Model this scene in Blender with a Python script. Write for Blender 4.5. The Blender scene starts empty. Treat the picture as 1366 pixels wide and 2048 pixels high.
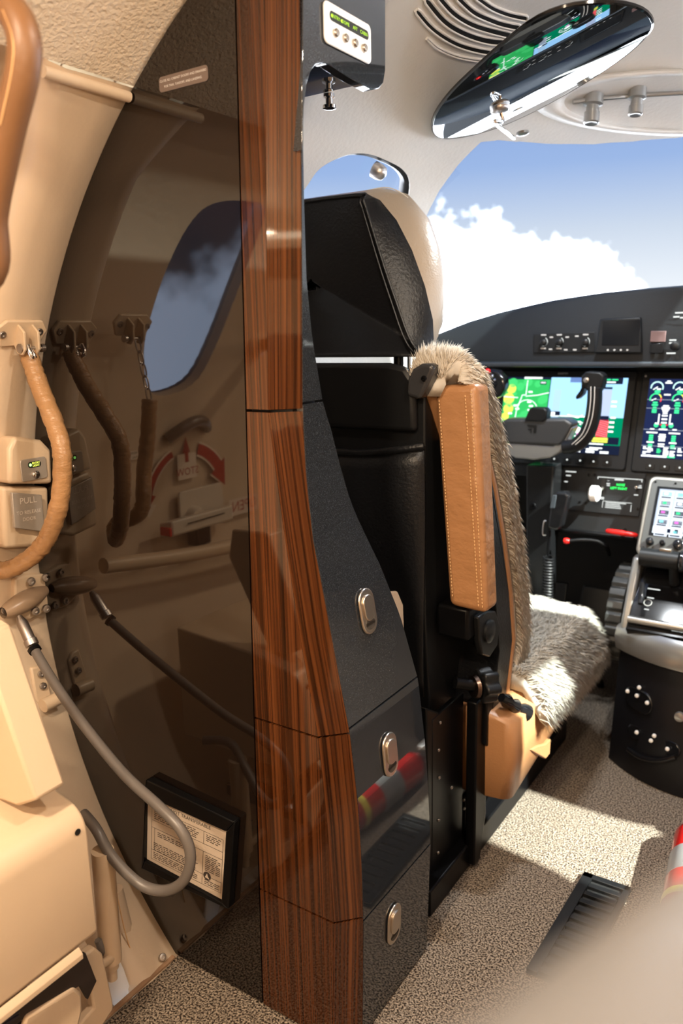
import bpy, bmesh, math, random
import numpy as np
from mathutils import Vector, Matrix
random.seed(4); rng = np.random.default_rng(4)
S = bpy.context.scene; COL = S.collection
V3 = lambda *a: np.array(a, dtype=float)

# ------------------------------------------------------------------ camera
FPX = 1587.0
vf = V3(1766-683, 1024-645, -FPX); vf /= np.linalg.norm(vf)
vr = -V3(-1747-683, 1024-727, -FPX); vr /= np.linalg.norm(vr)
vr -= vf*(vf@vr); vr /= np.linalg.norm(vr)
vu = np.cross(vr, vf)
ROT = np.array([vr, vf, vu]); CAM = V3(0, 0, .95)
cd = bpy.data.cameras.new('camera'); co = bpy.data.objects.new('camera', cd); COL.objects.link(co)
cd.sensor_fit = 'VERTICAL'; cd.sensor_height = 36; cd.lens = FPX/2048*36; cd.clip_start = .01
M4 = Matrix.Identity(4)
for i in range(3):
    for j in range(3): M4[i][j] = ROT[i, j]
    M4[i][3] = CAM[i]
co.matrix_world = M4
cd.dof.use_dof = True; cd.dof.focus_distance = 1.12; cd.dof.aperture_fstop = 4.2
S.camera = co
S.view_settings.view_transform = 'Standard'; S.view_settings.look = 'None'
S.view_settings.gamma = 1; S.view_settings.use_curve_mapping = False
S.view_settings.exposure = 0.85
S.cycles.use_light_tree = False; S.cycles.max_bounces = 10; S.cycles.transparent_max_bounces = 12
S.cycles.sample_clamp_indirect = 6; S.cycles.caustics_reflective = False; S.cycles.caustics_refractive = False

# ------------------------------------------------------------------ world: blue sky with a cumulus bank around the horizon
w = bpy.data.worlds.new('sky'); S.world = w; w.use_nodes = True
N = w.node_tree.nodes; Lk = w.node_tree.links; N.clear()
def nd(t, **k):
    n = N.new(t)
    for a, b in k.items(): setattr(n, a, b)
    return n
def mth(op, a, b=None, c=None):
    n = nd('ShaderNodeMath', operation=op)
    for i, x in enumerate((a, b, c)):
        if x is None: continue
        if isinstance(x, (int, float)): n.inputs[i].default_value = x
        else: Lk.new(x, n.inputs[i])
    return n.outputs[0]
tc = nd('ShaderNodeTexCoord'); sp = nd('ShaderNodeSeparateXYZ'); Lk.new(tc.outputs['Generated'], sp.inputs[0])
ez = sp.outputs[2]
ramp = nd('ShaderNodeValToRGB'); Lk.new(mth('ADD', mth('MULTIPLY', ez, 1.0), .5), ramp.inputs[0])
e = ramp.color_ramp.elements
e[0].position = .40; e[0].color = (4.2, 4.3, 4.4, 1); e[1].position = 1; e[1].color = (.06, .13, .35, 1)
for p, c in ((.49, (.54, .56, .58, 1)), (.55, (.50, .53, .56, 1)), (.612, (.37, .42, .49, 1)), (.683, (.198, .283, .457, 1)), (.78, (.14, .22, .42, 1))):
    q = e.new(p); q.color = c
az = mth('ARCTAN2', sp.outputs[0], sp.outputs[1])
nz = nd('ShaderNodeTexNoise'); nz.inputs['Scale'].default_value = 7; nz.inputs['Detail'].default_value = 7; nz.inputs['Roughness'].default_value = .58
Lk.new(tc.outputs['Generated'], nz.inputs['Vector'])
low = mth('MULTIPLY', mth('SINE', mth('ADD', mth('MULTIPLY', az, 9.0), 5.45)), .075)
top = mth('ADD', mth('ADD', low, .07), mth('MULTIPLY', mth('SUBTRACT', nz.outputs[0], .5), .34))
cm = mth('MULTIPLY', mth('SUBTRACT', top, ez), 22); cm = nd('ShaderNodeClamp'); Lk.new(mth('MULTIPLY', mth('SUBTRACT', top, ez), 22), cm.inputs[0])
mix = nd('ShaderNodeMix', data_type='RGBA'); Lk.new(cm.outputs[0], mix.inputs[0]); Lk.new(ramp.outputs[0], mix.inputs[6]); mix.inputs[7].default_value = (6.2, 6.5, 7.0, 1)
bg = nd('ShaderNodeBackground'); Lk.new(mix.outputs[2], bg.inputs[0]); bg.inputs[1].default_value = 1.0
wo = nd('ShaderNodeOutputWorld'); Lk.new(bg.outputs[0], wo.inputs[0])

# ------------------------------------------------------------------ sun through the starboard side window
SUN = V3(.70, -.13, .72); SUN /= np.linalg.norm(SUN)
sd = bpy.data.lights.new('sun', 'SUN'); sd.energy = 14; sd.angle = .014; sd.color = (.95, 1, .90)
so = bpy.data.objects.new('sun', sd); COL.objects.link(so)
so.rotation_euler = Vector(-SUN).to_track_quat('-Z', 'Y').to_euler(); so.location = (3, 1.3, 4)

# ------------------------------------------------------------------ pixel helpers (1366 x 2048 frame)
def ray(x, y): return ROT@V3(x-683, -(y-1024), -FPX)
def onY(x, y, Y): d = ray(x, y); return CAM+d*(Y/d[1])
def onX(x, y, X): d = ray(x, y); return CAM+d*(X/d[0])
def onZ(x, y, Z): d = ray(x, y); return CAM+d*((Z-CAM[2])/d[2])
def onP(x, y, p, n): d = ray(x, y); return CAM+d*(((p-CAM)@n)/(d@n))

# ------------------------------------------------------------------ materials
MATS = {}
def mat(name, col, rough=.5, metal=0, bump=None, coat=0, ior=1.5, emit=None, estr=1, vary=None, sheen=0, trans=0):
    if name in MATS: return MATS[name]
    m = bpy.data.materials.new(name); m.use_nodes = True; t = m.node_tree; b = t.nodes['Principled BSDF']
    b.inputs['Base Color'].default_value = (*col, 1); b.inputs['Roughness'].default_value = rough
    b.inputs['Metallic'].default_value = metal; b.inputs['IOR'].default_value = ior
    b.inputs['Coat Weight'].default_value = coat; b.inputs['Coat Roughness'].default_value = .03
    b.inputs['Sheen Weight'].default_value = sheen
    if trans: b.inputs['Transmission Weight'].default_value = trans
    if emit: b.inputs['Emission Color'].default_value = (*emit, 1); b.inputs['Emission Strength'].default_value = estr
    tcn = t.nodes.new('ShaderNodeTexCoord')
    if bump:
        n = t.nodes.new('ShaderNodeTexNoise'); n.inputs['Scale'].default_value = bump[0]; n.inputs['Detail'].default_value = 4
        mp = t.nodes.new('ShaderNodeMapping')
        if len(bump) > 2: mp.inputs['Scale'].default_value = bump[2]
        t.links.new(tcn.outputs['Object'], mp.inputs[0]); t.links.new(mp.outputs[0], n.inputs['Vector'])
        bp = t.nodes.new('ShaderNodeBump'); bp.inputs['Strength'].default_value = bump[1]; bp.inputs['Distance'].default_value = .004
        t.links.new(n.outputs[0], bp.inputs['Height']); t.links.new(bp.outputs[0], b.inputs['Normal'])
    if vary:   # (scale, colour2, lo, hi)
        n = t.nodes.new('ShaderNodeTexNoise'); n.inputs['Scale'].default_value = vary[0]; n.inputs['Detail'].default_value = 5
        t.links.new(tcn.outputs['Object'], n.inputs['Vector'])
        r = t.nodes.new('ShaderNodeMapRange'); r.inputs[1].default_value = vary[2]; r.inputs[2].default_value = vary[3]
        t.links.new(n.outputs[0], r.inputs[0])
        x = t.nodes.new('ShaderNodeMix'); x.data_type = 'RGBA'; x.inputs[6].default_value = (*col, 1); x.inputs[7].default_value = (*vary[1], 1)
        t.links.new(r.outputs[0], x.inputs[0]); t.links.new(x.outputs[2], b.inputs['Base Color'])
    MATS[name] = m; return m
def emi(name, col, s=1.0):
    if name in MATS: return MATS[name]
    m = bpy.data.materials.new(name); m.use_nodes = True; t = m.node_tree; t.nodes.clear()
    o = t.nodes.new('ShaderNodeOutputMaterial'); q = t.nodes.new('ShaderNodeEmission')
    q.inputs[0].default_value = (*col, 1); q.inputs[1].default_value = s; t.links.new(q.outputs[0], o.inputs[0]); m.cycles.emission_sampling = 'NONE'; MATS[name] = m; return m
def wood_mat():
    m = bpy.data.materials.new('zebrano veneer'); m.use_nodes = True; t = m.node_tree; b = t.nodes['Principled BSDF']
    tcn = t.nodes.new('ShaderNodeTexCoord')
    def noise(sc, s, d):
        mp = t.nodes.new('ShaderNodeMapping'); mp.inputs['Scale'].default_value = sc; t.links.new(tcn.outputs['UV'], mp.inputs[0])
        n = t.nodes.new('ShaderNodeTexNoise'); n.inputs['Scale'].default_value = s; n.inputs['Detail'].default_value = d
        t.links.new(mp.outputs[0], n.inputs['Vector']); return n.outputs[0]
    a = noise((1, .008, 1), 150, 3); c = noise((1, .004, 1), 420, 2)
    r1 = t.nodes.new('ShaderNodeValToRGB'); t.links.new(a, r1.inputs[0]); el = r1.color_ramp.elements
    el[0].position = .30; el[0].color = (.022, .008, .003, 1); el[1].position = .68; el[1].color = (.115, .038, .0115, 1)
    q = el.new(.50); q.color = (.070, .022, .0065, 1)
    mx = t.nodes.new('ShaderNodeMix'); mx.data_type = 'RGBA'; mx.blend_type = 'MULTIPLY'; mx.inputs[0].default_value = 1
    r2 = t.nodes.new('ShaderNodeValToRGB'); t.links.new(c, r2.inputs[0]); r2.color_ramp.elements[0].position = .38; r2.color_ramp.elements[0].color = (.42, .36, .32, 1)
    r2.color_ramp.elements[1].position = .55; r2.color_ramp.elements[1].color = (1, 1, 1, 1)
    t.links.new(r1.outputs[0], mx.inputs[6]); t.links.new(r2.outputs[0], mx.inputs[7])
    t.links.new(mx.outputs[2], b.inputs['Base Color'])
    b.inputs['Roughness'].default_value = .04; b.inputs['IOR'].default_value = 1.62
    return m
def carpet_mat():
    m = bpy.data.materials.new('loop carpet'); m.use_nodes = True; t = m.node_tree; b = t.nodes['Principled BSDF']
    tcn = t.nodes.new('ShaderNodeTexCoord')
    n = t.nodes.new('ShaderNodeTexNoise'); n.inputs['Scale'].default_value = 330; n.inputs['Detail'].default_value = 3; t.links.new(tcn.outputs['Object'], n.inputs['Vector'])
    r = t.nodes.new('ShaderNodeValToRGB'); t.links.new(n.outputs[0], r.inputs[0]); el = r.color_ramp.elements
    el[0].position = .40; el[0].color = (.030, .021, .016, 1); el[1].position = .60; el[1].color = (.34, .28, .22, 1)
    v = t.nodes.new('ShaderNodeTexVoronoi'); v.inputs['Scale'].default_value = 330; t.links.new(tcn.outputs['Object'], v.inputs['Vector'])
    bp = t.nodes.new('ShaderNodeBump'); bp.inputs['Strength'].default_value = .8; bp.inputs['Distance'].default_value = .003; bp.invert = True
    t.links.new(v.outputs[0], bp.inputs['Height']); t.links.new(bp.outputs[0], b.inputs['Normal']); t.links.new(r.outputs[0], b.inputs['Base Color'])
    b.inputs['Roughness'].default_value = .95; b.inputs['Specular IOR Level'].default_value = .1
    return m
def glass_mat(name='window acrylic', c=(.97, .98, 1, 1)):
    m = bpy.data.materials.new(name); m.use_nodes = True; t = m.node_tree; t.nodes.clear()
    o = t.nodes.new('ShaderNodeOutputMaterial'); a = t.nodes.new('ShaderNodeBsdfTransparent'); a.inputs[0].default_value = c
    g = t.nodes.new('ShaderNodeBsdfGlossy'); g.inputs['Roughness'].default_value = .02
    x = t.nodes.new('ShaderNodeMixShader'); x.inputs[0].default_value = .03
    t.links.new(a.outputs[0], x.inputs[1]); t.links.new(g.outputs[0], x.inputs[2]); t.links.new(x.outputs[0], o.inputs[0]); return m
def wood_uv(o, fn):
    me = o.data; uv = me.uv_layers.new(name='grain')
    for l in me.loops: uv.data[l.index].uv = fn(me.vertices[l.vertex_index].co)
WOOD = wood_mat(); CARPET = carpet_mat(); GLASS = glass_mat()
CREAM = mat('cream leather', (.62, .49, .36), .42, bump=(90, .10))
CREAMP = mat('cream paint', (.60, .46, .32), .33, bump=(300, .04))
HEADL = mat('sand suede headliner', (.68, .57, .44), .9, bump=(190, .9, (1, 1, 1.4)), sheen=.3)
COCKL = mat('pale grey vinyl', (.74, .73, .71), .38, bump=(140, .18))
TAN = mat('tan leather', (.36, .175, .075), .38, bump=(260, .12))
TANS = mat('saddle leather', (.36, .20, .09), .36, bump=(70, .45, (1, 1, 2.4)))
STITCH = mat('tan thread', (.62, .38, .18), .6)
BROWN = mat('brown gloss lacquer', (.009, .0055, .004), .03, ior=1.66)
GREYG = mat('graphite gloss lacquer', (.016, .019, .024), .05, ior=1.8, vary=(900, (.042, .048, .057), .50, .62))
CORE = mat('cabinet core black', (.006, .006, .006), .6)
BLK = mat('black plastic', (.0055, .0058, .0065), .42, bump=(500, .05), ior=1.36)
BLKS = mat('satin black metal', (.003, .003, .0035), .36, ior=1.26)
BLKL = mat('black leather', (.0055, .006, .0075), .38, bump=(210, .22), ior=1.4)
BLKG = mat('gloss black', (.006, .006, .007), .08)
PANEL = mat('panel black', (.0075, .0085, .010), .5, ior=1.36)
DASH = mat('glareshield charcoal', (.008, .0105, .014), .55, bump=(400, .1), ior=1.4)
NICK = mat('satin nickel', (.62, .55, .47), .28, metal=1)
CHR = mat('chrome', (.8, .8, .82), .1, metal=1)
STEEL = mat('brushed steel', (.45, .42, .40), .35, metal=1)
SILV = mat('silver paint', (.38, .38, .37), .28, metal=.75)
WHITE = mat('white plastic', (.88, .89, .90), .4)
SATIN = mat('satin plate', (.40, .35, .30), .4, metal=.35)
PAPER = mat('cream paper', (.62, .52, .42), .6)
INK = mat('dark ink', (.05, .04, .035), .6)
PRINTW = mat('white print', (.8, .78, .74), .6)
RED = mat('red paint', (.62, .01, .008), .25)
REDP = mat('red print', (.36, .022, .012), .5)
GREYH = mat('grey rubber hose', (.13, .115, .105), .38)
def wool(name, c, c2):
    m = bpy.data.materials.new(name); m.use_nodes = True; t = m.node_tree; t.nodes.clear()
    o = t.nodes.new('ShaderNodeOutputMaterial'); d = t.nodes.new('ShaderNodeBsdfDiffuse'); tr = t.nodes.new('ShaderNodeBsdfTranslucent'); x = t.nodes.new('ShaderNodeMixShader'); x.inputs[0].default_value = .48
    n = t.nodes.new('ShaderNodeTexNoise'); n.inputs['Scale'].default_value = 45; tc_ = t.nodes.new('ShaderNodeTexCoord'); t.links.new(tc_.outputs['Object'], n.inputs['Vector'])
    r = t.nodes.new('ShaderNodeMix'); r.data_type = 'RGBA'; r.inputs[6].default_value = (*c, 1); r.inputs[7].default_value = (*c2, 1); t.links.new(n.outputs[0], r.inputs[0])
    for q in (d, tr): t.links.new(r.outputs[2], q.inputs[0])
    t.links.new(d.outputs[0], x.inputs[1]); t.links.new(tr.outputs[0], x.inputs[2]); t.links.new(x.outputs[0], o.inputs[0]); return m
FUR = wool('sheepskin wool', (.92, .86, .77), (.82, .74, .63))
FURG = wool('grey sheepskin wool', (.74, .71, .64), (.60, .56, .50))
VISOR = mat('mirror tinted acrylic', (.50, .53, .55), .02, metal=1)
EXTR = mat('fire red paint', (.45, .012, .010), .2, coat=.6)

# ------------------------------------------------------------------ mesh helpers
WLOC = {}
def link(o, parent):
    COL.objects.link(o)
    if parent is not None:
        o.parent = parent; o.matrix_parent_inverse = Matrix.Translation(-Vector(WLOC.get(parent.name, (0, 0, 0))))
def mesh(name, vs, fs, m, parent=None, smooth=False, bevel=0, seg=2, fix=True, sub=0):
    me = bpy.data.meshes.new(name); me.from_pydata([tuple(map(float, v)) for v in vs], [], [tuple(f) for f in fs])
    if fix:
        b = bmesh.new(); b.from_mesh(me); bmesh.ops.remove_doubles(b, verts=b.verts, dist=1e-6); bmesh.ops.recalc_face_normals(b, faces=b.faces); b.to_mesh(me); b.free()
    me.materials.append(m)
    o = bpy.data.objects.new(name, me); link(o, parent)
    if bevel:
        q = o.modifiers.new('bevel', 'BEVEL'); q.width = bevel; q.segments = seg; q.limit_method = 'ANGLE'; q.angle_limit = math.radians(35)
    if sub:
        q = o.modifiers.new('sub', 'SUBSURF'); q.levels = sub; q.render_levels = sub
    if smooth or bevel or sub: me.polygons.foreach_set('use_smooth', [True]*len(me.polygons))
    if smooth != 'all' and (smooth or bevel):
        for p in me.edges: pass
        try: me.set_sharp_from_angle(angle=math.radians(45))
        except Exception: pass
    me.update(); return o
def thing(name, loc, label, cat, group=None):
    o = bpy.data.objects.new(name, None); COL.objects.link(o); o.location = tuple(map(float, loc)); WLOC[o.name] = tuple(map(float, loc)); o.empty_display_size = .02
    return tag(o, label, cat, group)
def tag(o, label, cat, group=None):
    o['label'] = label; o['category'] = cat
    if group: o['group'] = group
    return o
def struct(o, label=None):
    o['kind'] = 'structure'
    if label: o['label'] = label
    return o
def box(name, lo, hi, m, parent=None, bevel=.002, seg=2):
    x0, y0, z0 = lo; x1, y1, z1 = hi
    vs = [(x, y, z) for x in (x0, x1) for y in (y0, y1) for z in (z0, z1)]
    fs = [(0, 1, 3, 2), (4, 6, 7, 5), (0, 4, 5, 1), (2, 3, 7, 6), (0, 2, 6, 4), (1, 5, 7, 3)]
    return mesh(name, vs, fs, m, parent, bevel=bevel, seg=seg)
def prism(name, pts, ext, m, parent=None, bevel=.0015, seg=2, smooth=False):
    """pts: 3D polygon, ext: extrusion vector"""
    n = len(pts); vs = [V3(*p) for p in pts]+[V3(*p)+V3(*ext) for p in pts]
    fs = [tuple(range(n)), tuple(range(2*n-1, n-1, -1))]+[(i, (i+1) % n, n+(i+1) % n, n+i) for i in range(n)]
    return mesh(name, vs, fs, m, parent, bevel=bevel, seg=seg, smooth=smooth)
def cr(pts, k=8):
    """Catmull-Rom resample"""
    P = [V3(*p) for p in pts]; out = []
    for i in range(len(P)-1):
        a = P[max(i-1, 0)]; b = P[i]; c = P[i+1]; d = P[min(i+2, len(P)-1)]
        for j in range(k):
            t = j/k; out.append(.5*((2*b)+(c-a)*t+(2*a-5*b+4*c-d)*t*t+(-a+3*b-3*c+d)*t**3))
    out.append(P[-1]); return out
def tube(name, pts, r, m, parent=None, n=12, k=8, closed=False, wr=None, smooth='all'):
    P = cr(pts, k) if k > 1 else [V3(*p) for p in pts]
    if closed: P = P[:-1]
    L = len(P); vs = []; fs = []; up = V3(.13, .21, .97)
    prev = None
    for i, p in enumerate(P):
        t = (P[(i+1) % L]-P[i-1]) if closed else (P[min(i+1, L-1)]-P[max(i-1, 0)])
        t = t/(np.linalg.norm(t)+1e-12)
        a = (prev-t*(prev@t)) if prev is not None else np.cross(t, up)
        a /= np.linalg.norm(a)+1e-12; prev = a; b = np.cross(t, a)
        rr = r(i/(L-1)) if callable(r) else r
        for j in range(n):
            q = 2*math.pi*j/n; f = rr*(1+(wr(i, j) if wr else 0)); vs.append(p+a*f*math.cos(q)+b*f*math.sin(q))
    for i in range(L if closed else L-1):
        for j in range(n): fs.append((i*n+j, i*n+(j+1) % n, ((i+1) % L)*n+(j+1) % n, ((i+1) % L)*n+j))
    if not closed: fs += [tuple(range(n)), tuple(range((L-1)*n, L*n))]
    return mesh(name, vs, fs, m, parent, smooth=True)
def lathe(name, prof, o, ax, m, parent=None, n=20, sx=1, xdir=None):
    """prof: [(r,h)] along axis ax from o"""
    ax = V3(*ax); ax /= np.linalg.norm(ax)
    a = V3(*xdir) if xdir is not None else np.cross(ax, V3(.3, .5, .81)); a = a-ax*(a@ax); a /= np.linalg.norm(a); b = np.cross(ax, a)
    vs = []; fs = []; L = len(prof)
    for r, h in prof:
        for j in range(n):
            q = 2*math.pi*j/n; vs.append(V3(*o)+ax*h+a*r*math.cos(q)*sx+b*r*math.sin(q))
    for i in range(L-1):
        for j in range(n): fs.append((i*n+j, i*n+(j+1) % n, (i+1)*n+(j+1) % n, (i+1)*n+j))
    fs += [tuple(range(n)), tuple(range((L-1)*n, L*n))]
    return mesh(name, vs, fs, m, parent, smooth=True)
def grid(name, rows, m, parent=None, thick=None, smooth='all', closed=False, sub=0, bevel=0):
    """rows: list of equal-length point lists; thick: offset vector for a back side"""
    R = len(rows); Cn = len(rows[0]); vs = [p for r in rows for p in r]; fs = []
    cc = Cn if closed else Cn-1
    for i in range(R-1):
        for j in range(cc): fs.append((i*Cn+j, i*Cn+(j+1) % Cn, (i+1)*Cn+(j+1) % Cn, (i+1)*Cn+j))
    if thick is not None:
        n = len(vs); t = V3(*thick) if not callable(thick) else None
        vs += [V3(*p)+(t if t is not None else thick(p)) for p in vs]; fs += [tuple(n+x for x in f[::-1]) for f in fs]
        bd = [j for j in range(Cn)]+[i*Cn+Cn-1 for i in range(1, R)]+[(R-1)*Cn+j for j in range(Cn-2, -1, -1)]+[i*Cn for i in range(R-2, 0, -1)]
        fs += [(bd[i], bd[(i+1) % len(bd)], n+bd[(i+1) % len(bd)], n+bd[i]) for i in range(len(bd))]
    return mesh(name, vs, fs, m, parent, smooth=smooth, sub=sub, bevel=bevel)
def text_tris(s, size):
    cu = bpy.data.curves.new('t', 'FONT'); cu.body = s; cu.size = size; cu.align_x = 'CENTER'; cu.align_y = 'CENTER'; cu.resolution_u = 2
    ob = bpy.data.objects.new('t', cu); COL.objects.link(ob)
    dg = bpy.context.evaluated_depsgraph_get(); me = bpy.data.meshes.new_from_object(ob.evaluated_get(dg))
    vs = [tuple(v.co) for v in me.vertices]; fs = [tuple(p.vertices) for p in me.polygons]
    bpy.data.objects.remove(ob); bpy.data.curves.remove(cu); bpy.data.meshes.remove(me); return vs, fs
class Canvas:
    """flat print on one mesh: u,v unit vectors (right, down), o top-left, metres"""
    def __init__(s, o, u, v): s.o = V3(*o); s.u = V3(*u)/np.linalg.norm(u); s.v = V3(*v)/np.linalg.norm(v); s.n = np.cross(s.v, s.u); s.k = 0; s.vs = []; s.fs = []; s.mi = []; s.ms = []
    def pt(s, x, y): return s.o+s.u*x+s.v*y+s.n*(.00025*s.k)
    def add(s, pts, fs, m):
        if m not in s.ms: s.ms.append(m)
        b = len(s.vs); s.vs += [s.pt(*p) for p in pts]; s.fs += [tuple(b+i for i in f) for f in fs]; s.mi += [s.ms.index(m)]*len(fs)
    def poly(s, pts, m): s.add(pts, [tuple(range(len(pts)))], m)
    def rect(s, x, y, w_, h, m): s.poly([(x, y), (x+w_, y), (x+w_, y+h), (x, y+h)], m)
    def line(s, pts, w_, m):
        for (x0, y0), (x1, y1) in zip(pts[:-1], pts[1:]):
            d = math.hypot(x1-x0, y1-y0) or 1; a = -(y1-y0)/d*w_/2; b = (x1-x0)/d*w_/2
            s.poly([(x0+a, y0+b), (x1+a, y1+b), (x1-a, y1-b), (x0-a, y0-b)], m)
    def arc(s, cx, cy, r, a0, a1, w_, m, n=14):
        s.line([(cx+r*math.cos(math.radians(a0+(a1-a0)*i/n)), cy+r*math.sin(math.radians(a0+(a1-a0)*i/n))) for i in range(n+1)], w_, m)
    def disc(s, cx, cy, r, m, n=14): s.poly([(cx+r*math.cos(2*math.pi*i/n), cy+r*math.sin(2*math.pi*i/n)) for i in range(n)], m)
    def text(s, t, x, y, size, m):
        vs, fs = text_tris(t, size); s.add([(x+v[0], y-v[1]) for v in vs], fs, m)
    def up(s): s.k += 1; return s
    def build(s, name, parent):
        me = bpy.data.meshes.new(name); me.from_pydata([tuple(v) for v in s.vs], [], s.fs)
        for m in s.ms: me.materials.append(m)
        me.polygons.foreach_set('material_index', s.mi); me.update()
        o = bpy.data.objects.new(name, me); link(o, parent); return o
def rrect(w_, h, r, n=5):
    out = []
    for cx, cy, a in ((w_/2-r, h/2-r, 0), (-w_/2+r, h/2-r, 90), (-w_/2+r, -h/2+r, 180), (w_/2-r, -h/2+r, 270)):
        for i in range(n+1): q = math.radians(a+90*i/n); out.append((cx+r*math.cos(q), cy+r*math.sin(q)))
    return out
def plate(name, o, u, v, w_, h, t, r, m, parent, bevel=.0012, seg=2):
    """rounded rectangular plate centred at o, spanned by u,v, thickness t along n=u x v"""
    u = V3(*u)/np.linalg.norm(u); v = V3(*v)/np.linalg.norm(v); n = np.cross(u, v)
    return prism(name, [V3(*o)+u*a+v*b for a, b in rrect(w_, h, r)], n*t, m, parent, bevel=bevel, seg=seg)
def boolean(o, cut):
    def vol(me):
        b = bmesh.new(); b.from_mesh(me); v = b.calc_volume(); b.free(); return v
    v0 = vol(o.data); md = o.modifiers.new('b', 'BOOLEAN'); md.operation = 'DIFFERENCE'; md.solver = 'EXACT'; md.object = cut
    for k in range(6):   # nudge the cutter when the solver trips over coincident faces
        cut.location = (.0003*k, -.0004*k, .0002*k); bpy.context.view_layer.update()
        dg = bpy.context.evaluated_depsgraph_get(); me = bpy.data.meshes.new_from_object(o.evaluated_get(dg))
        if vol(me) > .7*v0: break
    o.modifiers.remove(md); old = o.data; o.data = me; bpy.data.meshes.remove(old); bpy.data.objects.remove(cut)
    me.polygons.foreach_set('use_smooth', [True]*len(me.polygons)); me.set_sharp_from_angle(angle=math.radians(40)); me.update()
def screw(p, ax, r, parent, m=None, name='screw'):
    return lathe(name, [(r, 0), (r, r*.3), (r*.85, r*.55), (r*.4, r*.6), (r*.38, r*.25)], p, ax, m or STEEL, parent, n=12)

# ------------------------------------------------------------------ fuselage shell
CX, CZ = -.213, .603
TY = [-2, 1.0, 1.2, 1.4, 1.6, 1.9, 2.3, 2.6]
TV = [.86, .86, .842, .805, .757, .675, .53, .42]; TH = [.86, .86, .86, .855, .84, .80, .70, .60]
def rad(Y): return np.interp(Y, TY, TH), np.interp(Y, TY, TV)
def sh(Y, ph, off=0):
    """shell point: ph degrees from the crown, + to port"""
    a, b = rad(Y); q = math.radians(ph); b = b if abs(ph) < 90 else .86
    return V3(CX-(a+off)*math.sin(q), Y, CZ+(b+off)*math.cos(q))
def cast(x, y, off=0):
    """pixel -> point on the shell and its (Y, ph)"""
    d = ray(x, y); d = d/np.linalg.norm(d); lo = .3
    def f(t):
        p = CAM+d*t; a, b = rad(p[1]); b = b if p[2] > CZ else .86
        return ((p[0]-CX)/(a+off))**2+((p[2]-CZ)/(b+off))**2-1
    hi = lo
    while f(hi) < 0 and hi < 6: lo = hi; hi += .02
    for _ in range(40):
        md = (lo+hi)/2
        if f(md) < 0: lo = md
        else: hi = md
    p = CAM+d*hi; a, b = rad(p[1]); b = b if p[2] > CZ else .86
    return p, (p[1], math.degrees(math.atan2((CX-p[0])/a, (p[2]-CZ)/b)))
def shell_piece(name, y0, y1, p0, p1, m, ny, np_, th=.03, off=0):
    rows = [[sh(y0+(y1-y0)*i/ny, p0+(p1-p0)*j/np_, off) for j in range(np_+1)] for i in range(ny+1)]
    cen = lambda p: (lambda d: d/np.linalg.norm(d)*th)(V3(p[0]-CX, 0, p[2]-CZ))
    return grid(name, rows, m, None, thick=cen, smooth=True)
def cutter(poly, d0=-.06, d1=.45):
    poly = list(poly); n = len(poly); vs = [sh(Y, p, d0) for Y, p in poly]+[sh(Y, p, d1) for Y, p in poly]
    bm = bmesh.new(); B = [bm.verts.new(v) for v in vs]
    bm.faces.new(B[:n]); bm.faces.new(B[n:][::-1])
    for i in range(n): bm.faces.new((B[i], B[(i+1) % n], B[n+(i+1) % n], B[n+i]))
    bmesh.ops.triangulate(bm, faces=[f for f in bm.faces if len(f.verts) > 4]); bmesh.ops.recalc_face_normals(bm, faces=bm.faces)
    me = bpy.data.meshes.new('c'); bm.to_mesh(me); bm.free(); o = bpy.data.objects.new('c', me); COL.objects.link(o); return o
def smoothpoly(pts, k=5):
    P = [V3(*p, 0) for p in pts]; n = len(P); out = []
    for i in range(n):
        a, b, c, d = P[i-1], P[i], P[(i+1) % n], P[(i+2) % n]
        for j in range(k):
            t = j/k; q = .5*((2*b)+(c-a)*t+(2*a-5*b+4*c-d)*t*t+(-a+3*b-3*c+d)*t**3); out.append((q[0], q[1]))
    return out
def pane(name, y0, y1, p0, p1, off, label, gm=None):
    o = grid(name, [[sh(y0+(y1-y0)*i/10, p0+(p1-p0)*j/10, off) for j in range(11)] for i in range(11)], gm or GLASS, None)
    return struct(o, label)
YC = .735   # aft face of the cabinet
# floor: slab with carpet, port edge at the door sill
fl = prism('floor', [(-.825, -1.6, 0), (.45, -1.6, 0), (.45, 2.6, 0), (-1.0, 2.6, 0), (-1.0, .90, 0), (-.825, .72, 0)], (0, 0, -.04), CARPET, None, bevel=.004); struct(fl, 'mottled beige loop carpet on the cabin floor')
# cabin crown, walls
struct(shell_piece('ceiling', -1.6, .99, -60, 41.5, HEADL, 40, 40, off=.004), 'sand suede headliner over the cabin')
struct(shell_piece('wall_right', -1.6, .99, -138, -60, CREAM, 10, 30), 'cream starboard cabin wall')
# port wall: jamb piece ahead of the door (proud), door behind it
jr = []
for i, ph in enumerate(np.linspace(41.5, 138, 49)):
    t = (ph-41.5)
    ya = .607+.043*min(1, t/8) if t < 30 else .65-.0*(t-30)
    jr.append([sh(ya, ph, .07), sh(ya, ph, .012), sh(ya+.012, ph, .001), sh(ya+.03, ph, -.003), sh(.70, ph, -.001), sh(YC+.03, ph, .0), sh(YC+.04, ph, .07)])
jamb = grid('wall_left', jr, CREAM, None, closed=True, smooth='all'); struct(jamb, 'cream leather door jamb beside the brown cabinet panel')
tube('ledge', [sh(Y, 42.2, -.004) for Y in (.612, .65, .70, YC-.002)], .0065, CREAM, jamb, n=12, k=3)
jb2 = shell_piece('wall_left', YC+.03, .99, 41.5, 138, CREAM, 6, 40); struct(jb2, 'cream port sidewall ahead of the cabinet')
door = shell_piece('door_1', -.10, .66, 41.5, 138, CREAM, 40, 60, th=.03, off=.055); struct(door, 'cream cabin entry door with window and handle')
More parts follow.
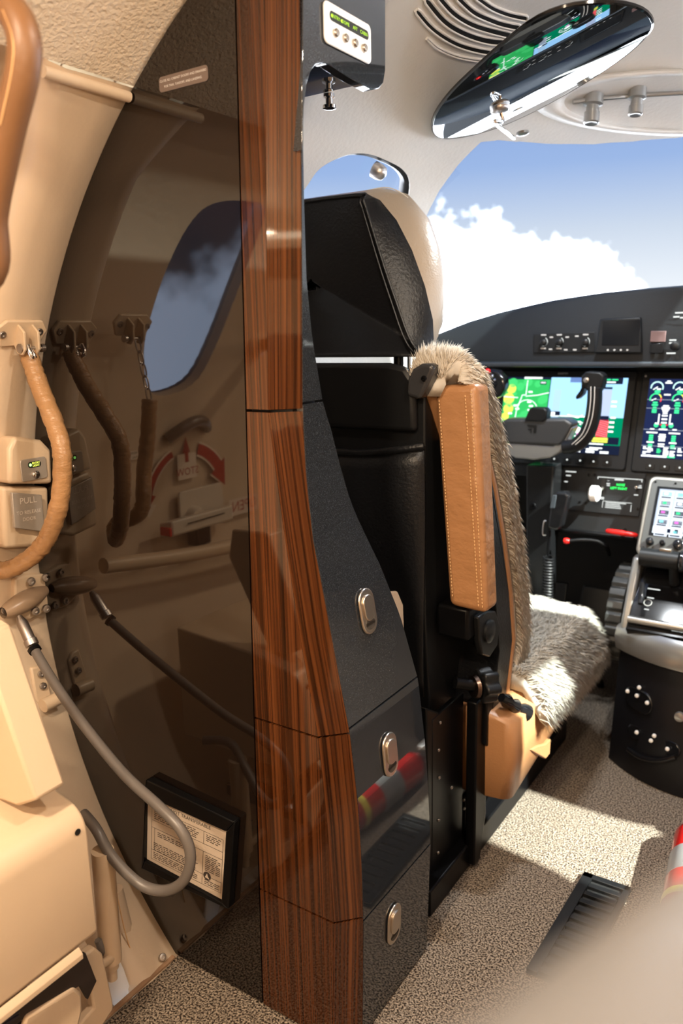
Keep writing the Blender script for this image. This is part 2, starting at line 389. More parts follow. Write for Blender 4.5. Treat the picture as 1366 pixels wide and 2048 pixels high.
wpoly = smoothpoly([(2*YC-c_[0], c_[1]) for c_ in (cast(*p, .055)[1] for p in ((288, 700), (300, 782), (345, 790), (398, 760), (440, 680), (480, 580), (520, 480), (530, 425), (480, 408), (425, 410), (385, 440), (345, 510), (308, 610)))], 4)
boolean(door, cutter(wpoly)); pane('window_3', .10, .66, 40, 84, .077, 'oval tinted window of the cabin entry door', glass_mat('tinted acrylic pane', (.16, .19, .24, 1)))
aft = shell_piece('wall_left', -1.6, -.10, 41.5, 138, CREAM, 10, 40); struct(aft, 'cream port cabin wall aft of the door')
bk = prism('wall_back', [(CX-.95, -1.6, -.1), (CX+.95, -1.6, -.1), (CX+.95, -1.6, 1.5), (CX-.95, -1.6, 1.5)], (0, -.03, 0), CREAM, None); struct(bk, 'cream aft bulkhead')
fr = prism('wall_front', [(CX-.95, 2.6, -.1), (CX+.95, 2.6, -.1), (CX+.95, 2.6, .93), (CX-.95, 2.6, .93)], (0, .03, 0), PANEL, None); struct(fr, 'black forward bulkhead under the glareshield')
# cockpit shell with windshield, side windows and painted overhead slots
ck = shell_piece('wall_cockpit', .975, 2.6, -138, 138, COCKL, 60, 120)
ws_px = [(962, 284), (925, 320), (885, 372), (856, 425), (840, 490), (838, 560), (850, 640), (890, 690), (960, 700)]
wsY = [cast(*p)[1] for p in ws_px]
top_px = [(1366, 274), (1280, 281), (1200, 287), (1120, 288), (1040, 283), (995, 280)]
topY = [cast(*p)[1] for p in top_px]
ws = [(topY[0][0], 3.0)]+topY+wsY+[(2.25, 75), (2.45, 50), (2.5, 20), (2.5, 3.0)]
boolean(ck, cutter(ws)); boolean(ck, cutter([(a, -b) for a, b in ws]))
sw_px = [(608, 380), (640, 337), (690, 311), (735, 308), (775, 322), (806, 340), (820, 368), (812, 420), (790, 500), (750, 570), (640, 600), (560, 590), (545, 500), (570, 425)]
swY = smoothpoly([cast(*p)[1] for p in sw_px], 4)
boolean(ck, cutter(swY))
def sunhit(x, y):   # floor point -> starboard shell along the sun
    p = V3(x, y, 0); t = 0
    while True:
        p = p+SUN*.002; a, b = rad(p[1]); b = b if p[2] > CZ else .86
        if ((p[0]-CX)/a)**2+((p[2]-CZ)/b)**2 >= 1: return (p[1], -math.degrees(math.atan2((p[0]-CX)/a, (p[2]-CZ)/b)))
pt_ = [sunhit(*onZ(x, y, 0)[:2]) for x, y in ((1130, 1606), (1240, 1640), (1322, 1655), (1300, 1735), (1265, 1815), (1180, 1790), (1100, 1740))]
boolean(ck, cutter([(pt_[0][0]-.02, -44)]+pt_+[(pt_[-1][0]+.01, -44)]))  # starboard opening shaped so the sun falls as the floor patch
slots = []
for pts, wd in (([(210, 170), (262, 215), (340, 250), (430, 268), (515, 275)], 9), ([(162, 42), (235, 125), (330, 188), (430, 222), (545, 240)], 20), ([(205, -8), (285, 88), (370, 143), (480, 180), (600, 190)], 24),
                ([(262, -20), (330, 55), (410, 105), (500, 135), (612, 162)], 23), ([(345, -20), (420, 50), (500, 88), (560, 108), (632, 122)], 22), ([(430, -20), (500, 30), (560, 56), (610, 70), (664, 80)], 20)):
    c = [V3(760+q[0]/2.254, q[1]/2.254, 0) for q in cr([(a, b, 0) for a, b in pts], 5)]
    Lf, Rt = [], []
    for i, p in enumerate(c):
        t = c[min(i+1, len(c)-1)]-c[max(i-1, 0)]; t /= np.linalg.norm(t); nn = V3(-t[1], t[0], 0)*wd*1.25/2.254/2*(.55 if i in (0, len(c)-1) else 1)
        Lf.append(p+nn); Rt.append(p-nn)
    slots.append([cast(q[0], q[1])[1] for q in Lf+Rt[::-1]])
struct(ck, 'pale grey cockpit lining with windshield and side window openings')
for s_ in slots:
    n2 = len(s_)//2; rows = [[sh(*s_[i], -.0016), sh(*s_[2*n2-1-i], -.0016)] for i in range(n2)]
    grid('slot_shade_strip', rows, CORE, ck, smooth=False)  # flat black strip painting the shaded depth of a slot
    tube('slot_lip', [sh(a, b, -.001) for a, b in s_+s_[:1]],   .0019, COCKL, ck, n=8, k=1, closed=True)
ym = [p[0] for p in ws]
pane('window_1', 1.40, 2.58, -80, 80, .034, 'curved windshield with sky and cumulus behind it')
pane('window_2', min(p[0] for p in swY)-.03, max(p[0] for p in swY)+.03, min(p[1] for p in swY)-3, max(p[1] for p in swY)+3, .036, 'pilot side window behind the headrest')
pane('window_4', 1.08, 1.52, -80, -38, .036, 'starboard cockpit side window')
fr = tube('trim_1', [sh(a, b, .014) for a, b in swY+swY[:1]], .012, BLK, None, n=8, k=1, closed=True); struct(fr, 'black rubber seal around the pilot side window')
# ring trim where cabin headliner meets cockpit lining
rg = grid('trim_2', [[sh(Y, ph, o_) for Y, o_ in ((.955, .004), (.958, -.012), (.985, -.014), (1.0, -.008), (1.002, .004))] for ph in np.linspace(-60, 60, 60)], COCKL, None, smooth=True, closed=True); struct(rg, 'pale ring trim between cabin and cockpit')

# ------------------------------------------------------------------ cabinet
cab = thing('cabinet', (-.66, YC+.05, 0), 'tall divider cabinet with brown lacquer panel, striped wood edge and dark drawers', 'cabinet')
Zc = [0, .034, .197, .339, .459, .59, .697, .758, .863, 1.098, 1.295, 1.40]
Xc = [-.528, -.527, -.520, -.526, -.536, -.559, -.574, -.582, -.594, -.584, -.575, -.571]
cx = lambda z: float(np.interp(z, Zc, Xc)); bx_ = lambda z: float(np.interp(z, [0, .459, .865, 1.4], [-.651, -.640, -.628, -.612]))
Dp = [(600, -40), (600, 0), (603, 400), (605, 815), (612, 950), (626, 1080), (640, 1150), (668, 1300), (700, 1470), (715, 1600), (722, 1700), (727, 1845), (725, 2048), (724, 2078)]
DT = []
for p in Dp:
    z = .8
    for _ in range(12):
        d = ray(*p); k = cx(z)-YC; t = k/(d[0]-d[1]); q = CAM+d*t; z = q[2]
    DT.append(q)
DT = sorted(DT, key=lambda q: q[2]); DZ = [q[2] for q in DT]
def Dpt(z): return V3(np.interp(z, DZ, [q[0] for q in DT]), np.interp(z, DZ, [q[1] for q in DT]), z)
Ep = [(845, 1357), (800, 1230), (760, 1130), (700, 1000), (660, 850), (648, 815), (625, 680), (613, 560), (608, 400), (606, 300)]
ET = [(-.01, .955), (.19, .955), (.464, .945)]
for p in Ep[1:]:
    z = .8
    for _ in range(12): q = onX(*p, Dpt(z)[0]); z = q[2]
    ET.append((z, max(q[1], Dpt(z)[1]+.004)))
ET.sort(); Ept = lambda z: V3(Dpt(z)[0], np.interp(z, [a for a, b in ET], [b for a, b in ET]), z)
def wallx(z): return CX-math.sqrt(max(.86**2-(z-CZ)**2, 0))
ZT = 1.345
# brown side panel
zz = list(np.linspace(.004, ZT, 60))
grid('side_panel', [[V3(wallx(z)+.002, YC, z), V3(bx_(z)-.0015, YC, z)] for z in zz], BROWN, cab, thick=(0, .014, 0), smooth=False)['label'] = 'brown high gloss lacquered panel'
segs = [(.004, .1955), (.1985, .4575), (.4605, .8625), (.866, ZT)]
for a, b in segs:
    zs = np.linspace(a, b, 14)
    vp_ = grid('veneer_panel', [[V3(bx_(z)+.0015, YC-.001, z), V3(cx(z), YC-.001, z)] for z in zs], WOOD, cab, thick=(0, .012, 0), smooth=False); o = vp_; o['label'] = 'striped wood veneer, aft face'; wood_uv(o, lambda c: (c.x, c.z))
    ve_ = grid('veneer_edge', [[V3(cx(z)+.0003, YC-.0007, z), Dpt(z)-V3(.0004, 0, 0)] for z in zs], WOOD, cab, thick=(-.008, .010, 0), smooth=False); ve_['label'] = 'striped wood veneer, chamfered corner'; wood_uv(ve_, lambda c: (1+(c.x-cx(c.z))*1.4, c.z))
fsc = []
for i, (nm, a, b) in enumerate((('drawer', .004, .191), ('drawer', .194, .4635), ('fascia', .4665, .8705), ('fascia', .8735, 1.235))):
    zs = np.linspace(a, b, 24)
    o = grid(nm, [[Dpt(z)+V3(.0003, .0005, 0), Ept(z)] for z in zs], GREYG, cab, thick=(-.012, 0, 0), smooth=False); fsc.append(o)
# core so that the seams are dark and nothing shines through
def coreloop(z, ins):
    D, Eq = Dpt(z), Ept(z); xl = wallx(z)+.02
    return [V3(xl, YC+.013, z), V3(cx(z)-ins*.5, YC+.012, z), V3(D[0]-ins, max(D[1]-.004, YC+.012), z), V3(Eq[0]-ins, Eq[1]-.001, z), V3(min(xl, -.7), max(Eq[1]-.001, YC+.03), z)]
rows = [coreloop(z, .0125) for z in np.linspace(.006, ZT, 50)]
grid('carcass', rows, CORE, cab, closed=True, smooth=False)
# latches: bezel, flap, recess; one mesh set, copied
def latch(part, c, u, v, w_=.030, h=.062):
    n = np.cross(u, v)
    l = plate('latch', c, u, v, w_, h, .004, w_/2-.0005, NICK, part, bevel=.0018, seg=3); l['label'] = 'satin nickel pull latch'
    plate('latch_flap', c+n*.003+v*h*.08, u, v, w_*.68, h*.56, .0035, w_*.3, NICK, l, bevel=.0012)
    plate('finger_recess', c+n*.0035-v*h*.27, u, v, w_*.62, h*.26, .0008, w_*.28, mat('latch hollow', (.10, .085, .07), .5, metal=.6), l, bevel=0)
yv = V3(0, 1, 0)
for part, p, k in ((fsc[2], (732, 1222), 0), (fsc[1], (777, 1508), 0), (fsc[0], (785, 1846), 0)):
    z = .4
    for _ in range(12): q = onX(*p, Dpt(z)[0]); z = q[2]
    tz = Dpt(z+.03)-Dpt(z-.03); tz[1] = 0; tz /= np.linalg.norm(tz)
    latch(part, q+V3(.0005, 0, 0), yv, tz, .036 if part is not fsc[2] else .036)
# overhead switch box at the top
xo = Dpt(1.30)[0]
face = [onX(*p, xo) for p in ((606, -40), (771, -40), (771, 140), (767, 165), (758, 177), (745, 180), (700, 156), (660, 130), (645, 126), (632, 129), (621, 142), (613, 170), (608, 215), (606, 300), (604, 300))]
ob = prism('switch_fascia', face, (-.014, 0, 0), GREYG, cab, bevel=.0012, seg=2); ob['label'] = 'dark gloss overhead fascia with an arched cut-out'
ub = 1.262
box('overhead_box', (xo-.145, Dpt(1.3)[1]+.003, ub), (xo-.0145, .944, 1.36), GREYG, cab, bevel=.003)
sp = onX(693, 68, xo); su = (onX(737, 68, xo)-onX(650, 12, xo)); su[2] = 0
swp = plate('switch_plate', sp+V3(.0003, 0, 0), yv, (0, 0, 1), .098, .043, .0035, .007, WHITE, ob, bevel=.0015); swp['label'] = 'white switch plate with four buttons'
cv = Canvas(sp+V3(.0042, -.040, .013), (0, 1, 0), (0, 0, -1))
DK = mat('display dark', (.02, .022, .02), .3); GRN = emi('lime legend', (.45, .75, .05), 1.2)
cv.poly([(x+.041, y+.005) for x, y in rrect(.082, .010, .0045)], DK); cv.up()
for x, t in ((.012, 'ENTRY'), (.032, 'DOME'), (.052, 'AFT'), (.071, 'CABIN')): cv.text(t, x, .005, .0055, GRN)
cv.disc(.004, .005, .0018, GRN); cv.disc(.0235, .005, .0018, GRN); cv.build('legend', swp)
for i in range(4): lathe('push_button', [(.0045, 0), (.0045, .003), (.0035, .0042), (.001, .0044)], sp+V3(.0038, -.030+.020*i, -.008), (1, 0, 0), NICK, swp, n=14)
hk = onZ(658, 188, ub); lathe('coat_hook', [(.008, 0), (.008, .004), (.005, .006), (.005, .012), (.009, .014), (.009, .018), (.004, .0195)], hk+V3(0, 0, .0), (0, 0, -1), CHR, cab, n=16)
# placard on the lacquered panel
pc = onY(366, 158, YC-.0006); cu_ = onY(415, 133, YC)-onY(318, 155, YC); cu_[1] = 0
pl = plate('placard', pc+V3(0, .0004, 0), (1, 0, 0), (0, 0, 1), .077, .0165, .0006, .004, mat('placard film', (.16, .12, .10), .4), cab, bevel=0); pl['label'] = 'small rounded placard with white lettering'
cv = Canvas(pc+V3(-.0385, -.0006, .008), (1, 0, 0), (0, 0, -1)); cv.text('CLOSE ALL CABINET DOORS AND DRAWERS', .0385, .0048, .0036, PRINTW); cv.text('FOR TAXI, TAKEOFF, AND LANDING.', .0385, .0112, .0036, PRINTW); cv.build('lettering', pl)

# ------------------------------------------------------------------ certificate frame on the lacquered panel
fo = thing('document_frame', onY(385, 1810, YC-.01), 'black picture frame holding a printed certificate low on the brown panel', 'frame')
yf = YC-.014
tl, tr, br, bl = [onY(*p, yf) for p in ((292, 1560), (468, 1645), (456, 1820), (283, 1738))]
def lerp(a, b, t): return a+(b-a)*t
def bar(a, b, ai, bi): prism('frame_bar', [a, b, bi, ai], (0, .014, 0), BLKS, fo, bevel=.002)
itl, itr, ibr, ibl = [onY(*p, yf) for p in ((290, 1592), (451, 1664), (442, 1806), (288, 1722))]
bar(tl, tr, itl, itr); bar(tr, br, itr, ibr); bar(br, bl, ibr, ibl); bar(bl, tl, ibl, itl)
prism('document', [p+V3(0, .006, 0) for p in (itl, itr, ibr, ibl)], (0, .002, 0), PAPER, fo, bevel=0)
uu = itr-itl; vv = ibl-itl; Wd, Hd = np.linalg.norm(uu), np.linalg.norm(vv)
cv = Canvas(itl+V3(0, .0055, 0), uu, vv); LN = .0006
def W(x): return x*Wd
def H(y): return y*Hd
cv.text('NOT TRANSFERABLE', W(.55), H(.09), .0085, INK)
for y in (.17, .35, .46, .80): cv.line([(W(.06), H(y)), (W(.95), H(y))], LN, INK)
for x, a, b in ((.06, .17, .95), (.95, .17, .95), (.72, .17, .35), (.72, .46, .95), (.10, .46, .80)): cv.line([(W(x), H(a)), (W(x), H(b))], LN, INK)
cv.line([(W(.06), H(.95)), (W(.95), H(.95))], LN, INK)
for x0, x1, y0, n in ((.09, .66, .20, 5), (.75, .93, .20, 4), (.14, .6, .50, 3), (.09, .66, .68, 5), (.75, .93, .50, 9), (.75, .93, .86, 3), (.09, .66, .83, 4)):
    for i in range(n):
        y = y0+.027*i; x = x0
        while x < x1-.03: q = random.uniform(.02, .07); cv.rect(W(x), H(y), W(min(q, x1-x)), H(.011), INK); x += q+.014
cv.disc(W(.78), H(.80), .0075, INK); cv.up(); cv.poly([(W(.78)-.004, H(.80)+.003), (W(.78), H(.80)-.005), (W(.78)+.002, H(.80)), (W(.78)+.005, H(.80)+.004)], PAPER); cv.build('printing', fo)

# ------------------------------------------------------------------ door jamb items
wallpt = lambda x, y, off=0: cast(x, y, off)[0]
# assist handle: leather wrapped rail looping inboard beside the door
ah = thing('assist_handle', (-.74, .40, 1.28), 'tan leather wrapped assist rail curving out from the ceiling beside the door', 'handrail')
hpt = [V3(-.78, .40, 1.262), V3(-.70, .40, 1.255)]+[onY(*p, .42) for p in ((-55, -50), (-8, -4), (28, 28), (48, 80), (44, 150), (20, 250), (0, 340), (-16, 430), (-30, 560))]+[V3(-.70, .36, .985), V3(-.80, .26, .955), V3(-.98, .19, .94), V3(-1.045, .18, .935)]
tube('grip', hpt, .0128, mat('dark tan leather', (.17, .080, .033), .45, bump=(260, .1)), ah, n=16, k=8)
tube('stitching', [onY(*p, .408) for p in ((6, 20), (26, 80), (22, 150), (0, 250))], .0007, STITCH, ah, n=5)
lathe('mount', [(.026, 0), (.026, .006), (.018, .012), (.014, .02)], V3(-.795, .40, 1.265), (1, 0, -.1), CREAMP, ah, n=20)
lathe('mount', [(.026, 0), (.026, .006), (.018, .012), (.014, .02)], V3(-1.065, .18, .935), (1, 0, 0), CREAMP, ah, n=20)
# grab rope: two brackets, chain, leather covered rope
rope = thing('grab_rope', wallpt(40, 700), 'tan leather covered grab rope hanging in a loop from two jamb brackets', 'rope')
def clevis(c, par):
    """bracket on the wall at c: angled base plate, two ears, pin"""
    n = V3(CX-c[0], 0, CZ-c[2]); n /= np.linalg.norm(n); v = np.cross(n, V3(0, 1, 0)); v *= np.sign(v[2]); y = V3(0, 1, 0)
    b = prism('bracket', [c+y*a+v*d+n*.001 for a, d in ((-.040, .010), (-.026, .022), (.030, .022), (.040, .008), (.030, -.014), (-.030, -.016))], n*.006, CREAMP, par, bevel=.002)
    for s in (-.010, .012):
        prism('ear', [c+y*s+v*d+n*h for d, h in ((.018, .004), (.012, .022), (-.010, .030), (-.020, .026), (-.022, .016), (-.012, .004))], y*.004, CREAMP, b, bevel=.001)
    lathe('pin', [(.0065, -.012), (.0065, -.008), (.003, -.008), (.003, .022), (.006, .022), (.006, .027)], c+v*-.012+n*.021, y, STEEL, b, n=12)
    screw(c+y*-.030+v*.002+n*.006, n, .0055, b); screw(c+y*.027+v*.006+n*.006, n, .0055, b)
    return c+v*-.012+n*.021
c1 = clevis(wallpt(38, 668), rope); c2 = clevis(V3(wallx(.972)-.012, .572, .972), rope)
def ropept(real, refl):
    """the point seen at `real` whose mirror image in the lacquer is seen at `refl`: least squares"""
    d1 = ray(*real); d2 = ray(*refl); d2m = V3(d2[0], -d2[1], d2[2]); o2 = V3(0, 2*YC, CAM[2])
    d1 /= np.linalg.norm(d1); d2m /= np.linalg.norm(d2m); A = np.stack([d1, -d2m], 1); t = np.linalg.lstsq(A, o2-CAM, rcond=None)[0]
    return CAM+d1*t[0]
rp = [onY(57, 706, .700), onY(80, 775, .696), onY(108, 845, .690), onY(124, 905, .684), onY(122, 985, .680), onY(108, 1045, .674), onY(84, 1092, .664), onY(48, 1124, .650), onY(4, 1141, .632), onY(-40, 1120, .612),
      V3(-.985, .595, .675), V3(-.988, .578, .74), V3(-.985, .566, .80), V3(-.982, .56, .855)]
ph_ = [random.uniform(0, 6) for _ in range(200)]
def wrk(i, j): return .07*math.sin(i*1.9+ph_[i % 200]*.5+.5*math.sin(j*1.2))*(.6+.4*math.sin(i*.37))+.03*math.sin(j*2.1+i)
tube('leather_sleeve', rp, .0128, TANS, rope, n=16, k=12, wr=wrk)
tube('wire_loop', [c1+V3(.004, -.002, .004), c1+V3(.009, 0, -.012), rp[0]+V3(0, 0, -.012)], .0035, CHR, rope, n=8); tube('wire_loop', [c1+V3(-.004, .006, .004), c1+V3(.004, .008, -.012), rp[0]+V3(.004, .004, -.012)], .0035, CHR, rope, n=8)
for i in range(5):   # chain from the second bracket to the rope's end
    a = lerp(c2, rp[-1], i/5.); b = lerp(c2, rp[-1], (i+1.15)/5.); m_ = (a+b)/2; d = (b-a)/2; s = V3(.0045, 0, 0) if i % 2 else V3(0, .0045, 0)
    tube('chain_link', [a, a*.6+m_*.4+s, b*.6+m_*.4+s, b, b*.6+m_*.4-s, a*.6+m_*.4-s, a], .0014, STEEL, rope, n=6, k=4, closed=True)
# switch housing and release plate
hx = -1.012
def hpx(*p): return onX(*p, hx)
hs = thing('switch_housing', hpx(62, 1070), 'cream moulded jamb housing with entry light switch beside the rope', 'housing')
body = [hpx(18, 898), hpx(30, 872), hpx(84, 880), hpx(104, 900), hpx(106, 968), hpx(18, 968)]
prism('housing', body, (-.06, 0, 0), CREAMP, hs, bevel=.006, seg=3)
ep = hpx(66, 938); ply = plate('entry_switch_plate', ep+V3(.0005, 0, 0), (0, 1, 0), (0, 0, 1),   .043, .032, .0025, .004, SATIN, hs, bevel=.0008)
cv = Canvas(ep+V3(.0034, -.0215, .016), (0, 1, 0), (0, 0, -1)); cv.poly([(.0225+x, .009+y) for x, y in rrect(.022, .009, .0042)], DK); cv.up()
cv.text('ENTRY', .025, .0071, .0042, emi('yellow legend', (.75, .80, .10), 1.5)); cv.text('LIGHT', .025, .0109, .0042, MATS['yellow legend']); cv.disc(.0155, .009, .0022, emi('lamp green', (.35, 1, .2), 2)); cv.build('legend', ply)
lathe('push_button', [(.0058, 0), (.0058, .003), (.004, .0045), (.001, .0048)], ep+V3(.003, .001, -.008), (1, 0, 0), CHR, ply, n=16)
lo = [hpx(14, 975), hpx(108, 975), hpx(110, 1075), hpx(80, 1096), hpx(20, 1100)]
prism('recess_surround', [p-V3(.012, 0, 0) for p in lo], (-.05, 0, 0), CREAMP, hs, bevel=.006, seg=3)
ppx = [hpx(24, 985), hpx(84, 990), hpx(90, 1064), hpx(30, 1056)]
pr = prism('release_plate', ppx, (-.006, 0, 0), SATIN, hs, bevel=.001); pr['label'] = 'brushed steel door release plate'
mid = sum(ppx)/4; cv = Canvas(mid+V3(.0006, 0, 0), (0, 1, -.06), (0, -.05, -1))
for t, y, s in (('PULL', -.017, .013), ('TO RELEASE', .0, .0075), ('DOOR', .010, .0075)): cv.text(t, 0, y, s, mat('etched grey', (.62, .56, .50), .5))
cv.build('lettering', pr)
# lower hinge fitting with hose union
hf = thing('hose_fitting', wallpt(50, 1215), 'cream cast jamb fitting with screws holding the grey hose union', 'fitting')
n_ = V3(1, 0, .05)
q1 = [wallpt(*p, -.012) for p in ((30, 1158), (52, 1150), (90, 1148), (98, 1170), (98, 1222), (60, 1240), (30, 1232))]
prism('base_plate', q1, (-.03, 0, 0), CREAMP, hf, bevel=.003)
bo = wallpt(40, 1212, -.030); rows = []
for i in range(13):
    t = i/12; c = lerp(wallpt(6, 1226, -.022), wallpt(92, 1180, -.020), t); r = .016*math.sin(math.pi*(.12+.80*t))**.6
    rows.append([c+V3(r*1.1*math.cos(a), 0, r*math.sin(a)) for a in np.linspace(0, 2*math.pi, 17)[:-1]])
grid('boss', rows, mat('umber paint', (.30, .21, .14), .3), hf, closed=True)
for p in ((62, 1163), (70, 1222), (92, 1217), (91, 1155), (10, 1220)): screw(wallpt(*p, -.017), (1, -.2, .1), .0068, hf)
hh = thing('drain_hose', onY(230, 1790, .60), 'grey rubber hose with steel union looping out over the certificate frame', 'hose')
hp = [wallpt(38, 1232, -.035), onY(52, 1265, .668), onY(68, 1298, .664), onY(105, 1360, .655), onY(160, 1440, .645), onY(245, 1545, .635), onY(320, 1615, .63), onY(362, 1660, .63), onY(381, 1710, .63), onY(368, 1760, .625), onY(330, 1781, .62), onY(280, 1768, .61), onY(225, 1715, .60), onY(192, 1658, .60), onY(168, 1628, .615)]
tube('hose', hp[2:], .0072, GREYH, hh, n=14, k=10)
lathe('union', [(.004, 0), (.006, .006), (.0085, .012), (.0085, .040), (.0100, .041), (.0100, .050), (.0075, .051)], hp[0], hp[2]-hp[0], STEEL, hh, n=18)
lathe('clamp', [(.0098, 0), (.0098, .006)], lerp(hp[0], hp[2], .98), hp[3]-hp[2], BLKS, hh, n=8)
# second hinge bracket lower on the jamb
hb = thing('hinge_bracket', wallpt(95, 1400), 'cream two-screw hinge bracket on the jamb under the hose', 'bracket')
prism('base_plate', [wallpt(*p, -.006) for p in ((62, 1336), (78, 1332), (92, 1340), (104, 1390), (112, 1405), (88, 1418), (72, 1400))], (-.02, 0, 0), CREAMP, hb, bevel=.003)
for p in ((82, 1348), (86, 1372)): screw(wallpt(*p, -.008), (1, -.1, .2), .0058, hb)
tube('knuckle', [wallpt(86, 1412, -.014), wallpt(118, 1396, -.014)], .011, CREAMP, hb, n=12, k=2)
# small screws on the sill
sc = tag(screw(wallpt(322, 1914, -.002)+V3(.003, 0, .001), (.7, -.2, .6), .006, None, name='sill_screw'), 'round head screw in the cream sill near the carpet edge', 'screw')

# door furniture (seen mirrored in the lacquer): STOW / OPEN decal, handle, pull
def dpt(x, y, off=.0):
    p, (Y, ph) = cast(x, y, off); return V3(p[0], 2*YC-p[1], p[2])
dn = V3(1, 0, 0)

zc_, yc_ = .632, 2*YC-1.117
XD = -1.118
class DC:   # door canvas: u runs forward->aft mirrored so that it reads right on the door
    pass
cv = Canvas(V3(XD+.004, 0, 0), (0, -1, 0), (0, 0, -1)); cv.n = V3(1, 0, 0); cv.u = V3(0, 1, 0)
def cp(Y, Z): return (Y, -Z)
WF = mat('decal white', (.70, .60, .50), .5)
R0 = .108
def arcband(a0, a1, r, w0, w1, m, n=14, head=None):
    P1, P2 = [], []
    for i in range(n+1):
        t = i/n; q = math.radians(a0+(a1-a0)*t); w_ = w0+(w1-w0)*t
        P1.append(cp(yc_+(r+w_)*math.cos(q), zc_+(r+w_)*math.sin(q))); P2.append(cp(yc_+(r-w_)*math.cos(q), zc_+(r-w_)*math.sin(q)))
    for i in range(n): cv.poly([P1[i], P1[i+1], P2[i+1], P2[i]], m)
    if head:
        q = math.radians(a1); q2 = math.radians(a1+head[0]); c_ = lambda r_, a: cp(yc_+r_*math.cos(a), zc_+r_*math.sin(a))
        cv.poly([c_(r+head[1], q), c_(r, q2), c_(r-head[1], q)], m)
for m, g in ((WF, .004), (REDP, 0)):
    arcband(70, 8 if g else 18, R0, .006+g, .007+g, m, head=(-14, .016+g)); arcband(108, 145, R0, .011+g, .013+g, m, head=(26, .026+g)); cv.up()
cv.rect(yc_-.026, -(zc_+.098), .052, .050, WF); cv.up()
cv.poly([cp(yc_-.010, zc_+.100), cp(yc_, zc_+.132), cp(yc_+.010, zc_+.100)], REDP); cv.rect(yc_-.005, -(zc_+.101), .010, .020, REDP)
cv.u = V3(0, 1, 0)
vs_, fs_ = text_tris('STOW', .021); cv.add([(yc_+v[0], -(zc_+.062+v[1])) for v in vs_], fs_, REDP)
yo = 2*YC-1.282; cv.rect(yo-.045, -(zc_-.018), .095, .036, WF); cv.up()
vs_, fs_ = text_tris('OPEN', .032); cv.add([(yo+v[0], -(zc_-.036+v[1])) for v in vs_], fs_, REDP)
yl = 2*YC-.985; 
cv.poly([(yl+x, -(.745+y)) for x, y in rrect(.060, .016, .006)], WF); cv.up()
for t, dz in (('TO RELEASE', .004), ('PULL', -.004)):
    vs_, fs_ = text_tris(t, .006); cv.add([(yl+v[0], -(.745+dz+v[1])) for v in vs_], fs_, INK)
cv.build('arrow_decal', door)['label'] = 'red and white STOW and OPEN arrow decal'

HW = mat('handle off white', (.62, .55, .46), .35)
dh = plate('handle', (XD+.004, yc_-.030, .628), (0, 1, 0), (0, 0, 1), .125, .060, .006, .008, HW, door); dh['label'] = 'off white rotary handle with red end'
prism('grip', [(XD+.02, yc_+.100, .612), (XD+.05, yc_+.095, .618), (XD+.055, yc_-.07, .618), (XD+.02, yc_-.10, .612)], (0, 0, -.030), HW, dh, bevel=.004)
box('grip_slot', (XD+.0548, yc_-.045, .6055), (XD+.0556, yc_+.06, .6075), BLK, dh, bevel=0)
box('red_end', (XD+.026, yc_+.0985, .590), (XD+.052, yc_+.104, .606), RED, dh, bevel=.001)
lathe('hub', [(.02, 0), (.02, .02), (.016, .028)], (XD, yc_, .605), (1, 0, 0), HW, dh)
box('latch_guard', (XD, yc_-.03, .545), (XD+.03, yc_+.01, .585), BLKS, dh, bevel=.004)
pg = tube('pull', [(XD+.01, yc_-.055, .775), (XD+.03, yc_-.03, .79), (XD+.036, yc_, .795), (XD+.03, yc_+.03, .785), (XD+.01, yc_+.055, .765)], .011, mat('pull taupe', (.13, .10, .08), .3), door, n=10)
rl = tube('rail', [(wallx(.56)-.012+.018, YC-.12, .575), (wallx(.54)+.01, .40, .545), (wallx(.5)+.01, .1, .52)], .014, CREAMP, door, n=12)

# ------------------------------------------------------------------ folded entry steps
st = thing('folding_steps', (-.85, .45, .0), 'beige folded entry step unit stowed against the door', 'steps')
XS = -.72
def sx(*p): return onX(*p, XS)
yA, yB = .05, sx(197, 1860)[1]
def roundbox(name, prof, y0, y1, m, par, bevel=.004):
    return prism(name, [(x, y0, z) for x, z in prof], (0, y1-y0, 0), m, par, bevel=bevel, seg=3)
pf = [(-1.0, .235), (-.735, .235), (XS, .250)]+[(XS-.035+.035*math.cos(a), .385+.035*math.sin(a)) for a in np.linspace(0, math.pi/2, 8)]+[(-.80, .432), (-1.0, .445)]
roundbox('step_box', pf, yA, yB, CREAMP, st)
roundbox('lower_lip', [(XS+.001, .238), (XS+.008, .236), (XS+.008, .243), (XS+.001, .25)], yA, yB-.03, CREAMP, st, .001)
up_ = [onY(*p, .50) for p in ((-60, 1225), (8, 1238), (22, 1248), (132, 1568), (95, 1580), (52, 1566), (-60, 1300))]
prism('upright', up_, (0, -.04, 0), CREAMP, st, bevel=.004)
lathe('rivet_hole', [(.004, 0), (.004, .0006)], sx(155, 1664)+V3(.0002, 0, 0), (1, 0, 0), CORE, st, n=12)
